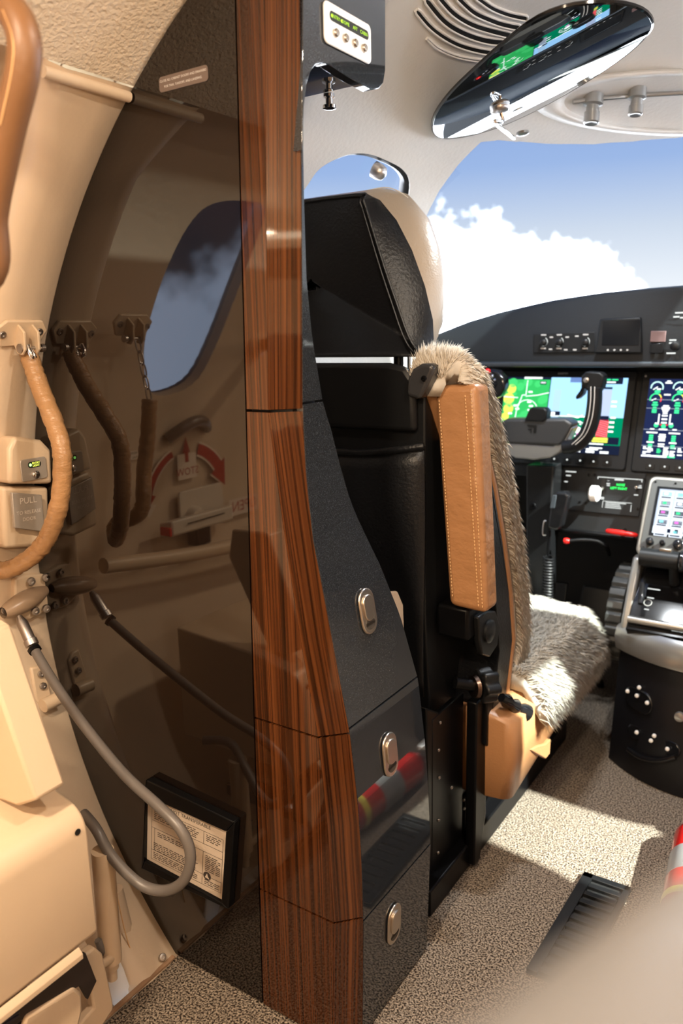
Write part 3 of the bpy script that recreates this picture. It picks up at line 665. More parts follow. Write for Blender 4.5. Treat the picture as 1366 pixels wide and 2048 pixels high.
# hardware beneath: tread edge, link plate, strut
box('tread', (-.95, yA, .10), (-.755, .47, .125), mat('tread dark', (.035, .022, .03), .6), st, bevel=.003)
for i in range(5): box('tread_rib', (-.752-.018*i, yA, .125), (-.746-.018*i, .34, .132), BLK, st, bevel=.001)
box('tread_panel', (-.95, .30, .155), (-.775, .47, .17), CREAMP, st, bevel=.004)
lp = [onX(*p, -.765) for p in ((168, 1912), (190, 1895), (206, 1908), (226, 2000), (228, 2018), (200, 2060), (150, 2090), (150, 2060), (188, 2018), (178, 1960))]
prism('link_plate', lp, (-.014, 0, 0), CREAMP, st, bevel=.003)
lathe('acorn_nut', [(.009, 0), (.009, .006), (.0075, .007), (.007, .013), (.003, .018)], onX(168, 1940, -.762), (1, -.4, -.1), STEEL, st, n=6)
su_ = [onX(205, 1700, -.80), onX(222, 1920, -.80)]
tube('strut', su_, .015, CREAMP, st, n=16, k=2)
lathe('rod_end', [(.010, 0), (.010, .012), (.007, .014), (.007, .03)], su_[1], su_[1]-su_[0], CREAMP, st, n=14)
tube('pivot_pin', [onX(200, 1932, -.78), onX(236, 1894+12, -.80)], .006, CREAMP, st, n=10, k=2)
tube('cable', [onX(196, 1880, -.80), onX(205, 1905, -.80), onX(212, 1925, -.83)], .005, GREYH, st, n=8)
prism('daylight_gap_plate', [onX(*p, -.842) for p in ((214, 1998), (222, 1925), (232, 1905), (248, 1938), (264, 1984), (232, 2014))], (-.004, 0, 0), WHITE, st, bevel=.001)  # white colour stands in for daylight through the door sill gap
prism('recess', [onX(*p, -.742) for p in ((-10, 2032), (70, 1978), (152, 1918), (172, 1906), (194, 1962), (176, 2000), (160, 1972), (60, 2030), (-10, 2080))], (-.006, 0, 0), mat('recess shade brown', (.018, .011, .010), .5), st, bevel=.001)  # dark plate painted for the shade inside the step recess
prism('curved_panel', [onX(*p, -.738) for p in ((44, 2070), (52, 2034), (150, 1976), (164, 1986), (166, 2020), (150, 2090))], (-.008, 0, 0), CREAMP, st, bevel=.004)
for i in range(4): prism('rubber_rib', [onX(*p, -.740) for p in ((-10, 2034+7*i), (34, 2005+7*i), (36, 2009+7*i), (-10, 2039+7*i))], (.004, 0, 0), mat('rib rubber', (.02, .015, .03), .5), st, bevel=.0008)
# white slab whose colour stands in for daylight under the door gap
sl = prism('trim_4', [(-.83, .0, -.030), (-.83, .735, -.030), (-1.0, .735, -.010), (-1.0, .0, -.010)], (0, 0, -.02), WHITE, None, bevel=.002); struct(sl, 'white sill slab standing in for daylight beside the carpet edge')
rr_ = []
for i in range(16):
    t = i/15; c = onX(lerp(205, 300, t), lerp(1720, 1960, t), -.86)
    rr_.append(c)
gt = tube('sill_gaiter', [onX(225, 1780, -.90), onX(245, 1870, -.89), onX(265, 1930, -.875), onX(282, 1968, -.86)], lambda t: .016+.006*t, CREAM, None, n=12, k=6); tag(gt, 'soft stitched cream gaiter tapering to the sill', 'gaiter')
tube('stitching', [onX(232, 1780, -.88), onX(252, 1870, -.868), onX(273, 1930, -.853), onX(290, 1966, -.838)], .0009, STITCH, gt, n=5)
et = prism('trim_5', [(-.831, -.2, .001), (-.823, -.2, .001), (-.823, .73, .001), (-.831, .73, .001)], (0, 0, .004), mat('edge binding', (.33, .20, .12), .6), None, bevel=.001); struct(et, 'tan binding along the carpet edge')

# ------------------------------------------------------------------ pilot seat
seat = thing('pilot_seat', (-.74, 1.40, 0), 'black and tan leather pilot seat draped with a sheepskin cover', 'seat')
SX = -.80
def arcs(px, Y): 
    R = [onY(*p, Y) for p in px]; return R+[V3(2*SX-p[0], p[1], p[2]) for p in R[::-1]]
Rr = arcs(((856, 713), (838, 704), (818, 672), (795, 608), (770, 535), (745, 455), (728, 402), (716, 389)), 1.12)
Gg = arcs(((858, 714), (868, 690), (866, 640), (850, 572), (824, 500), (793, 440), (760, 400), (735, 388)), 1.155)
Tt = arcs(((862, 695), (880, 660), (886, 610), (884, 560), (874, 495), (852, 432), (815, 388), (770, 376)), 1.195)
Ff = [V3(SX+(p[0]-SX)*.86, 1.245, 1.04+(p[2]-1.04)*.88) for p in Tt]
Gm = [(a+b)/2+V3(.004*np.sign(a[0]-SX), 0, .003) for a, b in zip(Rr, Gg)]
hr = grid('headrest_back', [[p+V3(0, .012, 0)*0+(V3(SX, 1.116, 1.04)-p)*.35*0 for p in Rr], Gm, Gg], BLKL, seat, smooth='all'); hr['label'] = 'black leather rear of the headrest'
cap = [Rr]+[[V3(SX+(p[0]-SX)*f, 1.12-.004*(1-f*f), 1.04+(p[2]-1.04)*f) for p in Rr] for f in (.93, .75, .5, .25, .02)]
grid('headrest_panel', cap, BLKL, hr, smooth='all', closed=True)
tube('seam', [p+V3(0, -.002, 0) for p in Rr], .0022, BLKL, hr, n=6, k=3); 
tube('seam', [V3(SX+(p[0]-SX)*.95, 1.1165, 1.04+(p[2]-1.04)*.985) for p in Rr], .0016, BLKL, hr, n=6, k=3)
hf_ = grid('headrest_front', [Gg, [(a*.6+b*.4)+V3(.003*np.sign(a[0]-SX), 0, .004) for a, b in zip(Gg, Tt)], Tt, [(a+b)/2+V3(.004*np.sign(a[0]-SX), .004, .004) for a, b in zip(Tt, Ff)], Ff, [V3(SX+(p[0]-SX)*.5, 1.265, 1.04+(p[2]-1.04)*.5) for p in Ff], [V3(SX+(p[0]-SX)*.02, 1.27, 1.04+(p[2]-1.04)*.02) for p in Ff]], mat('tan grey leather', (.36, .30, .235), .34, bump=(230, .15)), seat, smooth='all', closed=True); hf_['label'] = 'tan leather front of the headrest'
tube('stitching', [onY(*p, 1.19)+V3(0, -.01, .001) for p in ((740, 384), (775, 378), (800, 384), (822, 398))], .0009, PRINTW, hf_, n=5)
for x in (onY(797, 720, 1.14)[0], 2*SX-onY(797, 720, 1.14)[0]): tube('headrest_post', [(x, 1.14, .86), (x, 1.14, .96)], .008, BLKS, seat, n=12, k=2)
for x in (onY(812, 720, 1.14)[0],): tube('headrest_post', [(x, 1.15, .86), (x, 1.15, .96)], .003, CHR, seat, n=8, k=2)
# seat back: front curve of the fleece as (z, Y)
FZ = [.30, .335, .405, .513, .664, .80, .86, .893, .91]; FY = [1.335, 1.345, 1.362, 1.335, 1.280, 1.205, 1.165, 1.13, 1.09]
fy = lambda z: float(np.interp(z, FZ, FY))
XR, XL = -.500, -.965
def ext_profile(name, pts, x0, x1, m, par, bevel): return prism(name, [(x1, y, z) for y, z in pts], (x0-x1, 0, 0), m, par, bevel=bevel, seg=4)
zs = [.25, .30, .40, .50, .60, .70, .78, .83, .855]
ext_profile('back_cushion', [(fy(z)-.046, z) for z in zs]+[(fy(z)-.060, z) for z in zs[::-1]], XL, XR-.002, TAN, seat, .004)
ext_profile('back_shell', [(fy(z)-.061, z) for z in zs]+[(1.10+.02*(z < .5), z) for z in (.90, .86, .7, .5, .3, .25)], XL, XR-.078, BLK, seat, .016)
ext_profile('side_bolster', [(fy(z)-.061, z) for z in zs[:-2]]+[(max(fy(z)-.12, 1.158), z) for z in zs[:-2][::-1]], XR-.079, XR-.004, BLKL, seat, .010)
# top edge piece with corner
rs = [(x, z) for x, z in ((XL, .80), (XL, .88), (XL+.03, .906), (-.635, .906), (-.605, .900), (-.590, .88), (-.588, .80))]
prism('shell_top', [(x, 1.085, z) for x, z in rs], (0, .016, 0), BLK, seat, bevel=.008, seg=3)
cb = [onY(*p, 1.075) for p in ((812, 792), (814, 760), (824, 738), (842, 727), (866, 727), (866, 742), (852, 775), (838, 800))]
cbk = prism('corner_bracket', cb, (0, .03, 0), mat('black satin bracket', (.03, .03, .032), .22), seat, bevel=.006, seg=3)
screw(onY(848, 757, 1.074), (0, -1, 0), .0045, cbk, BLKS)
# map pocket: sagging leather
rows = []
for i in range(15):
    t = i/14; z = .775-.42*t; row = []
    for j in range(25):
        s = j/24; x = XL+.02+(-.578-XL-.02)*s; sag = .012*math.sin(math.pi*s)*(1-t)**2
        y = 1.096-.020*math.sin(math.pi*min(1, t*1.5+.12))*math.sin(math.pi*s)**.5-.003*math.sin(9*s+6*t)-.002*math.sin(23*s-3*t)
        row.append(V3(x, y, z-sag+.004*math.sin(7*s)*(1-t)))
    rows.append(row)
pk = grid('map_pocket', rows, BLKL, seat, thick=(0, .004, 0)); tube('pocket_hem', rows[0], .006, BLKL, pk, n=8, k=1)
# armrest folded upright
am = [onY(*p, 1.105) for p in ((867, 772), (953, 768), (973, 1230), (897, 1212))]
ar = prism('armrest', am, (0, .050, 0), mat('creased tan leather', (.36, .175, .075), .36, bump=(26, .9, (1, 1, 1.5))), seat, bevel=.011, seg=4); ar['label'] = 'tan leather armrest folded upright'
for a, b in (((878, 800), (905, 1195)), ((930, 790), (957, 1215)), ((942, 782), (965, 1218))):
    for i in range(60):
        q = onY(lerp(a[0], b[0], i/60), lerp(a[1], b[1], i/60), 1.1045); r_ = onY(lerp(a[0], b[0], (i+.6)/60), lerp(a[1], b[1], (i+.6)/60), 1.1045)
        if i == 0: sv, sf = [], []
        d = V3(.0009, 0, 0); k = len(sv); sv += [q-d, q+d, r_+d, r_-d, q+V3(0, -.0009, 0), r_+V3(0, -.0009, 0)]; sf += [(k, k+4, k+5, k+3), (k+1, k+2, k+5, k+4)]
    mesh('stitching', sv, sf, STITCH, ar, fix=False)
box('armrest_hinge', (-.570, 1.125, .455), (-.512, 1.18, .512), BLKS, seat, bevel=.006)
prism('pivot_plate', [onX(*p, -.503) for p in ((958, 1235), (975, 1222), (992, 1222), (1000, 1250), (996, 1290), (980, 1315), (965, 1310), (960, 1280))], (-.012, 0, 0), BLK, seat, bevel=.003)
lathe('pivot_disc', [(.020, 0), (.020, .004), (.017, .006), (.002, .006)], onX(977, 1262, -.503), (1, 0, 0), BLK, seat, n=24)
# cushion
def cush(inset, z):
    x0, x1, y0, y1 = XL+inset, -.452-inset, 1.20, 1.75-inset; rr = .10; out = []
    for cx_, cy_, a in ((x1-rr, y1-rr, 0), (x0+rr, y1-rr, 90), (x0+.02, y0+.02, 180), (x1-.02, y0+.02, 270)):
        r2 = rr if cy_ > 1.5 else .02
        for i in range(7): q = math.radians(a+15*i); out.append(V3(cx_+r2*math.cos(q), cy_+r2*math.sin(q), z if not callable(z) else z(cy_+r2*math.sin(q))))
    return out
zb = lambda y: .135+.10*max(0, (y-1.42)/.33)**1.2
sk = grid('cushion', [[V3(-.7, 1.45, .2) for _ in range(28)], cush(.05, zb), cush(.012, lambda y: zb(y)+.004), cush(.004, lambda y: zb(y)*.5+.15), cush(.006, .285), cush(.05, .30), [V3(-.7, 1.45, .30) for _ in range(28)]], TAN, seat, closed=True, smooth='all')
fg = [onX(*p, -.455) for p in ((1062, 1500), (1075, 1492), (1092, 1488), (1102, 1478), (1100, 1508), (1092, 1518), (1082, 1512))]
prism('cushion_flap', fg, (-.01, 0, 0), TAN, seat, bevel=.002)
# sheepskin: base sheets plus wool strands
def strands(name, P, Nn, T, length, width, m, par, n, droop, jit=.5):
    """P,Nn,T: functions of (u,v)->point, normal, lay direction"""
    vs, fs = [], []
    cl = rng.random((40, 2)); cd_ = rng.normal(size=(40, 3))
    for _ in range(n):
        u, v = rng.random(2); p = P(u, v); nn = Nn(u, v); t = T(u, v)
        k = np.argmin(((cl-[u, v])**2*[1, 3]).sum(1))
        d = nn*1.0+t*.8+cd_[k]*.35*jit+rng.normal(size=3)*.35*jit; d /= np.linalg.norm(d)
        L_ = length*(.6+.7*rng.random()); s = np.cross(d, rng.normal(size=3)); s /= np.linalg.norm(s); s2 = np.cross(d, s); w_ = width*(.6+.8*rng.random())
        m1 = p+d*L_*.55; tip = p+d*L_*.9+t*L_*.35-V3(0, 0, droop*L_); b = len(vs)
        vs += [p-nn*.002+s*w_, p-nn*.002-s*w_*.5+s2*w_*.87, p-nn*.002-s*w_*.5-s2*w_*.87, m1+s*w_*.8, m1-s*w_*.4+s2*w_*.7, m1-s*w_*.4-s2*w_*.7, tip]
        fs += [(b, b+1, b+4, b+3), (b+1, b+2, b+5, b+4), (b+2, b, b+3, b+5), (b+3, b+4, b+6), (b+4, b+5, b+6), (b+5, b+3, b+6)]
    o = mesh(name, vs, fs, m, par, smooth='all', fix=False); o['kind'] = 'stuff'; return o
prof = cr([(0, y, z) for y, z in ((1.104, .880), (1.104, .908), (1.120, .915), (1.145, .893), (1.175, .860), (1.215, .80), (1.288, .664), (1.345, .513), (1.372, .405), (1.352, .335), (1.34, .305))], 6)
prof = [(p[1], p[2]) for p in prof]; pl_ = np.cumsum([0]+[math.dist(a, b) for a, b in zip(prof[:-1], prof[1:])]); pl_ /= pl_[-1]
def fP(u, v):
    y, z = np.interp(v, pl_, [p[0] for p in prof]), np.interp(v, pl_, [p[1] for p in prof]); h = min(1, max(0, (.875-u)/.03))*max(0, 1-v*4.5); z -= .060*h; y += .05*h; return V3(lerp(XL+.01, XR-.006, u)-(.045*max(0, 1-v*9)*u), y, z)
def fT(u, v): a = fP(u, min(1, v+.01)); b = fP(u, max(0, v-.01)); d = a-b; d[0] = 0; return d/np.linalg.norm(d)
def fN(u, v): t = fT(u, v); n = V3(0, -t[2], t[1]); return n/np.linalg.norm(n)
fle = grid('fleece_back', [[fP(u, v) for u in np.linspace(0, 1, 12)] for v in np.linspace(0, 1, 40)], FUR, seat, thick=lambda p: V3(0, -.006, -.025) if p[2] > .872 else V3(0, -.038, -.006)); fle['label'] = 'cream sheepskin over the backrest'
EDGE = lambda f: (lambda u, v: f(.80+.20*u**.5, v))
strands('wool', lambda u, v: fP(1-(1-u)**1.0*.30, v), lambda u, v: fN(.9, v)*(1-.5*u**4)+V3(.55*u**4, 0, 0), fT, .020, .0011, FUR, fle, 30000, .1)
strands('wool', lambda u, v: fP(1, v)-fN(.9, v)*.040*u, lambda u, v: fN(.9, v)*.25+V3(.75, 0, 0), fT, .015, .0012, FUR, fle, 14000, .2)
strands('wool', lambda u, v: fP(.86+.14*u, .16*v), lambda u, v: fN(.9, .16*v)+V3(.2*u, 0, .3), lambda u, v: fT(.9, .16*v), .016, .0011, FUR, fle, 5000, .1)
strands('wool', lambda u, v: fP(u*.72, v), lambda u, v: fN(.5, v), fT, .020, .0018, FUR, fle, 6000, .1)
def cP(u, v):
    x0, x1, y0, y1 = XL+.01, -.447, 1.30, 1.762; x = lerp(x0, x1, u); y = lerp(y0, y1, v)
    cxn = (u-.5)*2; f = max(0, (v-.75)/.25); x = (x0+x1)/2+(x-(x0+x1)/2)*(1-.28*f*f)
    z = .318+.012*math.sin(math.pi*u)-.045*max(0, abs(cxn)-.86)/.14-.05*max(0, (v-.90)/.10)**2+.012*(1-v); return V3(x, y, z)
def cN(u, v): a = cP(min(1, u+.02), v)-cP(max(0, u-.02), v); b = cP(u, min(1, v+.02))-cP(u, max(0, v-.02)); n = np.cross(a, b); return n/np.linalg.norm(n)
def cT(u, v): t = V3(.9*max(0, u-.35), .35+.4*v, -.1); return t/np.linalg.norm(t)
fc = grid('fleece_cushion', [[cP(u, v) for u in np.linspace(0, 1, 30)] for v in np.linspace(0, 1, 30)], FURG, seat, thick=(0, 0, -.03)); fc['label'] = 'grey cream sheepskin over the seat cushion'
strands('wool', lambda u, v: cP(.25+.75*u**.7, v), lambda u, v: cN(.25+.75*u**.7, v), lambda u, v: cT(.25+.75*u**.7, v), .026, .0013, FURG, fc, 26000, .35, jit=.8)
strands('wool', lambda u, v: cP(1, v)-V3(0, 0, .030*u), lambda u, v: V3(.8, .1, .1), lambda u, v: V3(.5, .4, -.5), .024, .0013, FURG, fc, 6000, .5, jit=.8)
strands('wool', lambda u, v: cP(u, 1)-V3(0, 0, .030*v), lambda u, v: V3(.1, .8, .1), lambda u, v: V3(.1, .5, -.5), .022, .0014, FURG, fc, 5000, .5, jit=.8)
# base frame
prism('base_post', [onX(*p, -.547) for p in ((853, 1416), (897, 1432), (888, 1800), (858, 1805))], (-.02, 0, 0), BLKS, seat, bevel=.003)
box('base_plate', (-.556, 1.065, .004), (-.546, 1.185, .335), BLKS, seat, bevel=.002)
prism('base_post', [(-.512, 1.165, .012), (-.512, 1.19, .012), (-.508, 1.205, .10), (-.512, 1.20, .33), (-.512, 1.165, .33)], (-.02, 0, 0), BLKS, seat, bevel=.003)
for p in ((880, 1445), (877, 1500), (878, 1555), (877, 1640), (876, 1705), (903, 1575), (927, 1600), (928, 1617), (899, 1725)): screw(onX(*p, -.545), (1, -.3, 0), .003, seat)
box('seat_frame', (-.94, 1.17, .08), (-.555, 1.64, .16), BLKS, seat, bevel=.006)
box('seat_rail', (-.562, 1.02, .001), (-.526, 1.72, .050), BLKS, seat, bevel=.003)
box('base_box', (-.93, 1.20, .004), (-.548, 1.60, .12), BLKS, seat, bevel=.004)
screw(onX(992, 1512, -.50), (1, -.2, 0), .009, seat, STEEL, 'bolt'); tube('bolt_shank', [onX(992, 1512, -.50), onX(980, 1512, -.53)], .005, STEEL, seat, n=8, k=2)
kp = onX(958, 1372, -.50); kd = V3(.55, .80, -.05)
tube('recline_shaft', [onX(910, 1365, -.53), kp], .010, BLKS, seat, n=12, k=2)
kn = [(.026*(1+.16*math.cos(6*a)), a) for a in np.linspace(0, 2*math.pi, 37)[:-1]]; ku = np.cross(kd, V3(0, 0, 1)); ku /= np.linalg.norm(ku); kd /= np.linalg.norm(kd); kv = np.cross(kd, ku)
prism('recline_knob', [kp+ku*r*math.cos(a)+kv*r*math.sin(a) for r, a in kn], kd*.028, BLK, seat, bevel=.003)
lathe('knob_collar', [(.018, 0), (.020, .006), (.016, .010)], kp-kd*.012, kd, mat('bronze metal', (.16, .11, .09), .3, metal=1), seat)
lv = onX(1003, 1395, -.49); ld = onX(1060, 1432, -.46)-lv
lathe('slide_lever', [(.008, 0), (.013, .015), (.009, .028), (.014, .040), (.009, .052), (.015, .064), (.017, .074), (.012, .078), (.010, .072)], lv, ld, BLKG, seat, n=18)
prism('lever_bracket', [onX(*p, -.505) for p in ((975, 1395), (1005, 1390), (1010, 1410), (1000, 1470), (985, 1500), (972, 1490))], (-.02, 0, 0), BLKS, seat, bevel=.003)
# folded card tucked between cabinet and seat
cdp = [onX(*p, -.60) for p in ((772, 1186), (795, 1184), (806, 1210), (808, 1268), (790, 1240))]
tag(prism('folded_card', cdp, (-.006, .004, 0), PAPER, None, bevel=.0005), 'white folded card sticking up between cabinet and pilot seat', 'card')

# ------------------------------------------------------------------ instrument panel
PT = .29
pn = V3(0, -1, PT); pn /= np.linalg.norm(pn); pP0 = V3(0, 1.93, .85)
def pan(x, y, off=0): return onP(x, y, pP0+pn*off, pn)
pu = V3(1, 0, 0); pd_ = np.cross(pu, pn); pd_ = pd_ if pd_[2] < 0 else -pd_
ip = thing('instrument_panel', (-.3, 1.85, .45), 'black main instrument panel under the glareshield', 'panel')
pz = lambda z: 1.93-(.85-z)*PT
prism('panel_board', [(-.90, pz(.90), .90), (.46, pz(.90), .90), (.46, pz(.48), .48), (-.62, pz(.48), .48), (-.66, pz(.60), .60), (-.90, pz(.60), .60)], (0, .03, 0), PANEL, ip, bevel=.003)
# glareshield hood: lip curve arched across the cockpit
gs = thing('glareshield', (-.3, 2.0, .88), 'charcoal arched glareshield hood with upper switch panel', 'glareshield')
lipx = [(860, 672), (880, 664), (930, 644), (1000, 623), (1100, 600), (1200, 585), (1290, 576), (1366, 570)]
lipL = [onY(*p, 1.80) for p in lipx]; lipL = [V3(-1.02, 1.80, lipL[0][2]-.04)]+lipL
lipx_ = [p[0] for p in lipL]; lipz_ = [p[2] for p in lipL]
XC2 = np.linspace(-.93, .505, 60); lz = lambda x: float(np.interp(x if x < CX else 2*CX-x, lipx_+[CX], lipz_+[lipz_[-1]+.001]))
rows = [[V3(x, 1.80, .878) for x in XC2], [V3(x, 1.797, lz(x)-.012) for x in XC2], [V3(x, 1.802, lz(x)-.003) for x in XC2], [V3(x, 1.815, lz(x)) for x in XC2], [V3(x, 2.0, lz(x)-.012) for x in XC2], [V3(x, 2.55, .90) for x in XC2], [V3(x, 2.55, .88) for x in XC2], [V3(x, 1.95, .872) for x in XC2], [V3(x, 1.805, .872) for x in XC2]]
grid('hood', rows, DASH, gs, smooth=True)
box('hood_ledge', (-.92, 1.79, .868), (.49, 1.93, .880), mat('ledge charcoal', (.03, .035, .042), .35), gs, bevel=.004)
PR = mat('panel print', (.45, .45, .44), .5); PRW = emi('lit print', (.75, .78, .75), .8)
# audio knobs panel
def gface(x, y, off=.0): return onY(x, y, 1.7965-off)
kpn = prism('knob_panel', [gface(*p, .0) for p in ((1068, 668), (1190, 664), (1190, 704), (1068, 706))], (0, -.002, 0), PANEL, gs, bevel=.001)
cv = Canvas(gface(1068, 666, .0026), (1, 0, -.012), (0, 0, -1)); sc_ = np.linalg.norm(gface(1190, 664)-gface(1068, 668))/122
for px, py in ((1088, 685), (1120, 685), (1172, 685)):
    x, y = (px-1068)*sc_, (py-666)*sc_*.9; cv.arc(x, y, .0095, -60, 120, .0015, PRW); cv.rect(x-.006, y-.0165, .012, .003, PR); cv.rect(x-.006, y+.0135, .012, .003, PR)
for px, py in ((1104, 674), (1136, 674), (1155, 672), (1103, 700), (1134, 701), (1152, 701)): cv.rect((px-1068)*sc_-.004, (py-666)*sc_*.9, .008, .003, PR)
cv.build('lettering', kpn)
for px, py in ((1088, 685), (1120, 685), (1172, 685)): lathe('rotary_knob', [(.008, 0), (.0075, .010), (.005, .012), (.001, .0122)], gface(px, py, .002), (0, -1, 0), BLK, kpn, n=16)
sb = prism('standby_display', [gface(*p) for p in ((1203, 638), (1284, 634), (1286, 706), (1190, 706), (1196, 690))], (0, -.012, 0), PANEL, gs, bevel=.003)
prism('standby_screen', [gface(*p, .0122) for p in ((1206, 642), (1281, 640), (1277, 690), (1204, 690))], (0, -.001, 0), mat('screen off', (.006, .007, .009), .15), sb, bevel=0)
for px in (1216, 1229, 1242, 1255): lathe('bezel_key', [(.0022, 0), (.0022, .002), (.001, .0022)], gface(px, 700, .012), (0, -1, 0), PR, sb, n=8)
prism('annunciator', [gface(*p) for p in ((1303, 662), (1333, 662), (1331, 684), (1301, 684))], (0, -.006, 0), mat('dim pink lens', (.16, .10, .10), .4), gs, bevel=.001)
prism('annunciator', [gface(*p) for p in ((1301, 687), (1328, 687), (1327, 706), (1300, 706))], (0, -.006, 0), BLKG, gs, bevel=.001)
lathe('rotary_knob', [(.010, 0), (.009, .012), (.006, .014), (.001, .0142)], gface(1351, 692), (0, -1, 0), BLK, gs, n=16)
cv = Canvas(gface(1330, 625, .0008), (1, 0, 0), (0, 0, -1))
for dx, dy, w_ in ((.02, .0, .02), (.017, .008, .012), (.03, .010, .02)): cv.rect(dx, dy, w_, .003, PRW)
cv.build('lettering', gs); cv = Canvas(gface(1330, 625, .0008), (1, 0, 0), (0, 0, -1))
for dx, dy, w_ in ((.012, .055, .014), (.012, .061, .014)): cv.rect(dx, dy, w_, .003, PRW)
cv.build('lettering', gs); cv = Canvas(gface(1330, 625, .0008), (1, 0, 0), (0, 0, -1)); cv.rect(.008, .082, .018, .003, PRW)
cv.build('lettering', gs)
# PFD and MFD
EB = lambda n, c, s=1.0: emi(n, c, s)
SKY = EB('disp sky', (.33, .62, .95), .95); DGRN = EB('disp ground', (.0, .22, .10), .9); MGRN = EB('disp map green', (.03, .42, .10), .95); YEL = EB('disp yellow', (.75, .80, .10), 1); WH = EB('disp white', (.95, 1, 1), 1.1); DBK = EB('disp dark', (.008, .012, .03), 1)
CYN = EB('disp cyan', (.25, .85, .9), 1); MAG = EB('disp magenta', (.75, .15, .6), 1); RDD = EB('disp red', (.85, .05, .06), 1); LGR = EB('disp light green', (.05, .75, .28), 1); GRY = EB('disp grey', (.30, .34, .42), .9)
def display(name, cpx, draw, label):
    t = thing(name, pan(*cpx[3], .0), label, 'display')
    c4 = [pan(*p, .004) for p in cpx]
    return t, c4
pf_px = [(1012, 752), (1257, 762), (1229, 918), (1003, 895)]
A_ = pan(1013, 752, .010); B_ = pan(1256, 763, .010); D_ = pan(1229, 917, .010)
Wp = B_[0]-A_[0]; Hp = np.linalg.norm(pan(1229, 917, .010)-pan(1256, 763, .010))
A_[2] = (A_[2]+B_[2])/2
def bezel(name, x0, ztop, w_, h, label, m0=.018, mb=.034):
    o0 = V3(x0, pz(ztop), ztop)
    t = thing(name, o0+pd_*(h+mb), label, 'display')
    cc = o0+pu*w_/2+pd_*(h/2+(mb-m0)/2)
    b = plate('bezel', cc, pu, -pd_, w_+2*m0, h+m0+mb, .009, .008, PANEL, t, bevel=.003)
    if b: pass
    return t, o0+pn*.0096
pfd, po = bezel('flight_display', A_[0], A_[2], Wp, Hp, 'lit pilot flight display with green map and blue sky behind the yoke')
cv = Canvas(po, pu, pd_); cv.n = pn
mw = Wp*.385
cv.rect(0, 0, Wp, Hp, DBK); cv.up()
cv.rect(0, .006, mw, Hp*.97, MGRN); cv.rect(mw+.002, 0, Wp-mw-.002, Hp*.52, SKY); cv.rect(mw+.002, Hp*.52, Wp-mw-.002, Hp*.36, DGRN); cv.up()
for _ in range(26): x, y, r = random.uniform(.0, mw), random.uniform(.012, Hp*.9), random.uniform(.004, .013); cv.disc(min(max(x, r), mw-r), y, r, EB('disp map green 2', (.05, .52, .14), .95))
for x, y, r in ((.018, .03, .012), (.014, .055, .014), (.016, .08, .013), (.010, .10, .010)): cv.disc(x, y, r, YEL)
cv.up(); LW = .0017
cv.line([(mw*.5, .008), (mw*.5, .045), (mw*.42, .045), (mw*.33, .085), (mw*.30, .15)], LW, WH); cv.line([(mw*.5, .048), (mw*.75, .045), (mw, .038)], LW, WH); cv.line([(0, .05), (mw*.33, .052)], LW, WH)
cv.arc(mw*.55, .085, .028, -150, -20, .0015, WH)
for x, y in ((.25, .07), (.30, .078), (.55, .06), (.6, .07), (.58, .08), (.62, .088), (.15, .09), (.38, .11), (.52, .105), (.48, .115), (.25, .12), (.55, .035)): cv.rect(mw*x, y, .010, .004, WH)
cv.rect(mw*.42, 0, mw*.4, .004, WH); cv.rect(mw*.78, .010, .016, .008, DBK); cv.rect(mw*.80, .012, .012, .003, WH)
x0 = mw+.002; fw = Wp-x0
cv.rect(x0+fw*.06, .03, .018, .075, EB('disp tape', (.38, .58, .80), .9)); cv.rect(x0+fw*.06, Hp*.54, .018, .045, GRY); cv.rect(x0+fw*.70, .028, .022, .07, EB('disp tape 2', (.42, .50, .70), .9)); cv.up()
cv.rect(x0, Hp*.515, fw*.55, .0022, WH); cv.line([(x0+fw*.28, Hp*.50), (x0+fw*.42, Hp*.535), (x0+fw*.48, Hp*.50)], .003, WH)
cv.rect(x0+fw*.045, Hp*.46, .024, .012, DBK); cv.rect(x0+fw*.68, Hp*.55, .026, .048, RDD); cv.rect(x0+fw*.71, Hp*.50, .020, .012, DBK); cv.rect(x0+fw*.71, .022, .020, .005, DBK); cv.rect(x0+fw*.26, 0, fw*.2, .012, EB('disp steel', (.12, .2, .42), .9)); cv.rect(x0+fw*.72, .0, fw*.22, .015, DBK); cv.up()
for i in range(9): cv.line([(x0+fw*.68, Hp*.55+.005*i), (x0+fw*.68+.026, Hp*.55+.005*i+.006)] if i < 8 else [(x0+fw*.68, Hp*.55), (x0+fw*.69, Hp*.55)], .0007, EB('disp pink', (.95, .45, .5), 1))
cv.rect(x0+fw*.055, Hp*.47, .008, .008, WH); cv.rect(x0+fw*.075, Hp*.475, .006, .006, WH); cv.rect(x0+fw*.73, .003, .010, .003, LGR); cv.rect(x0+fw*.8, .003, .014, .003, LGR); cv.rect(x0+fw*.74, .009, .02, .003, WH)
for x, y in ((.15, .60), (.15, .68), (.40, .58), (.83, .57), (.83, .63), (.83, .69), (.84, .51), (.83, .3), (.83, .36)): cv.rect(x0+fw*x, Hp*y, .012, .004, WH)
cv.arc(x0+fw*.44, Hp*.70, .020, 150, 400, .002, WH); cv.disc(x0+fw*.44, Hp*.70, .008, WH); cv.line([(x0+fw*.44, Hp*.70), (x0+fw*.44, Hp*.80)], .004, MAG)
for i in range(10): q = math.radians(i*36); cv.rect(x0+fw*.44+.015*math.cos(q)-.002, Hp*.70+.015*math.sin(q)-.0015, .004, .003, WH)
cv.rect(x0+fw*.60, Hp*.775, fw*.38, .017, DBK); cv.rect(x0, Hp*.90, fw, Hp*.10, DBK); cv.up()
cv.rect(x0+fw*.62, Hp*.785, fw*.22, .006, YEL); cv.rect(x0+fw*.64, Hp*.825, fw*.20, .004, YEL); cv.rect(x0+fw*.6, Hp*.862, .035, .003, WH)
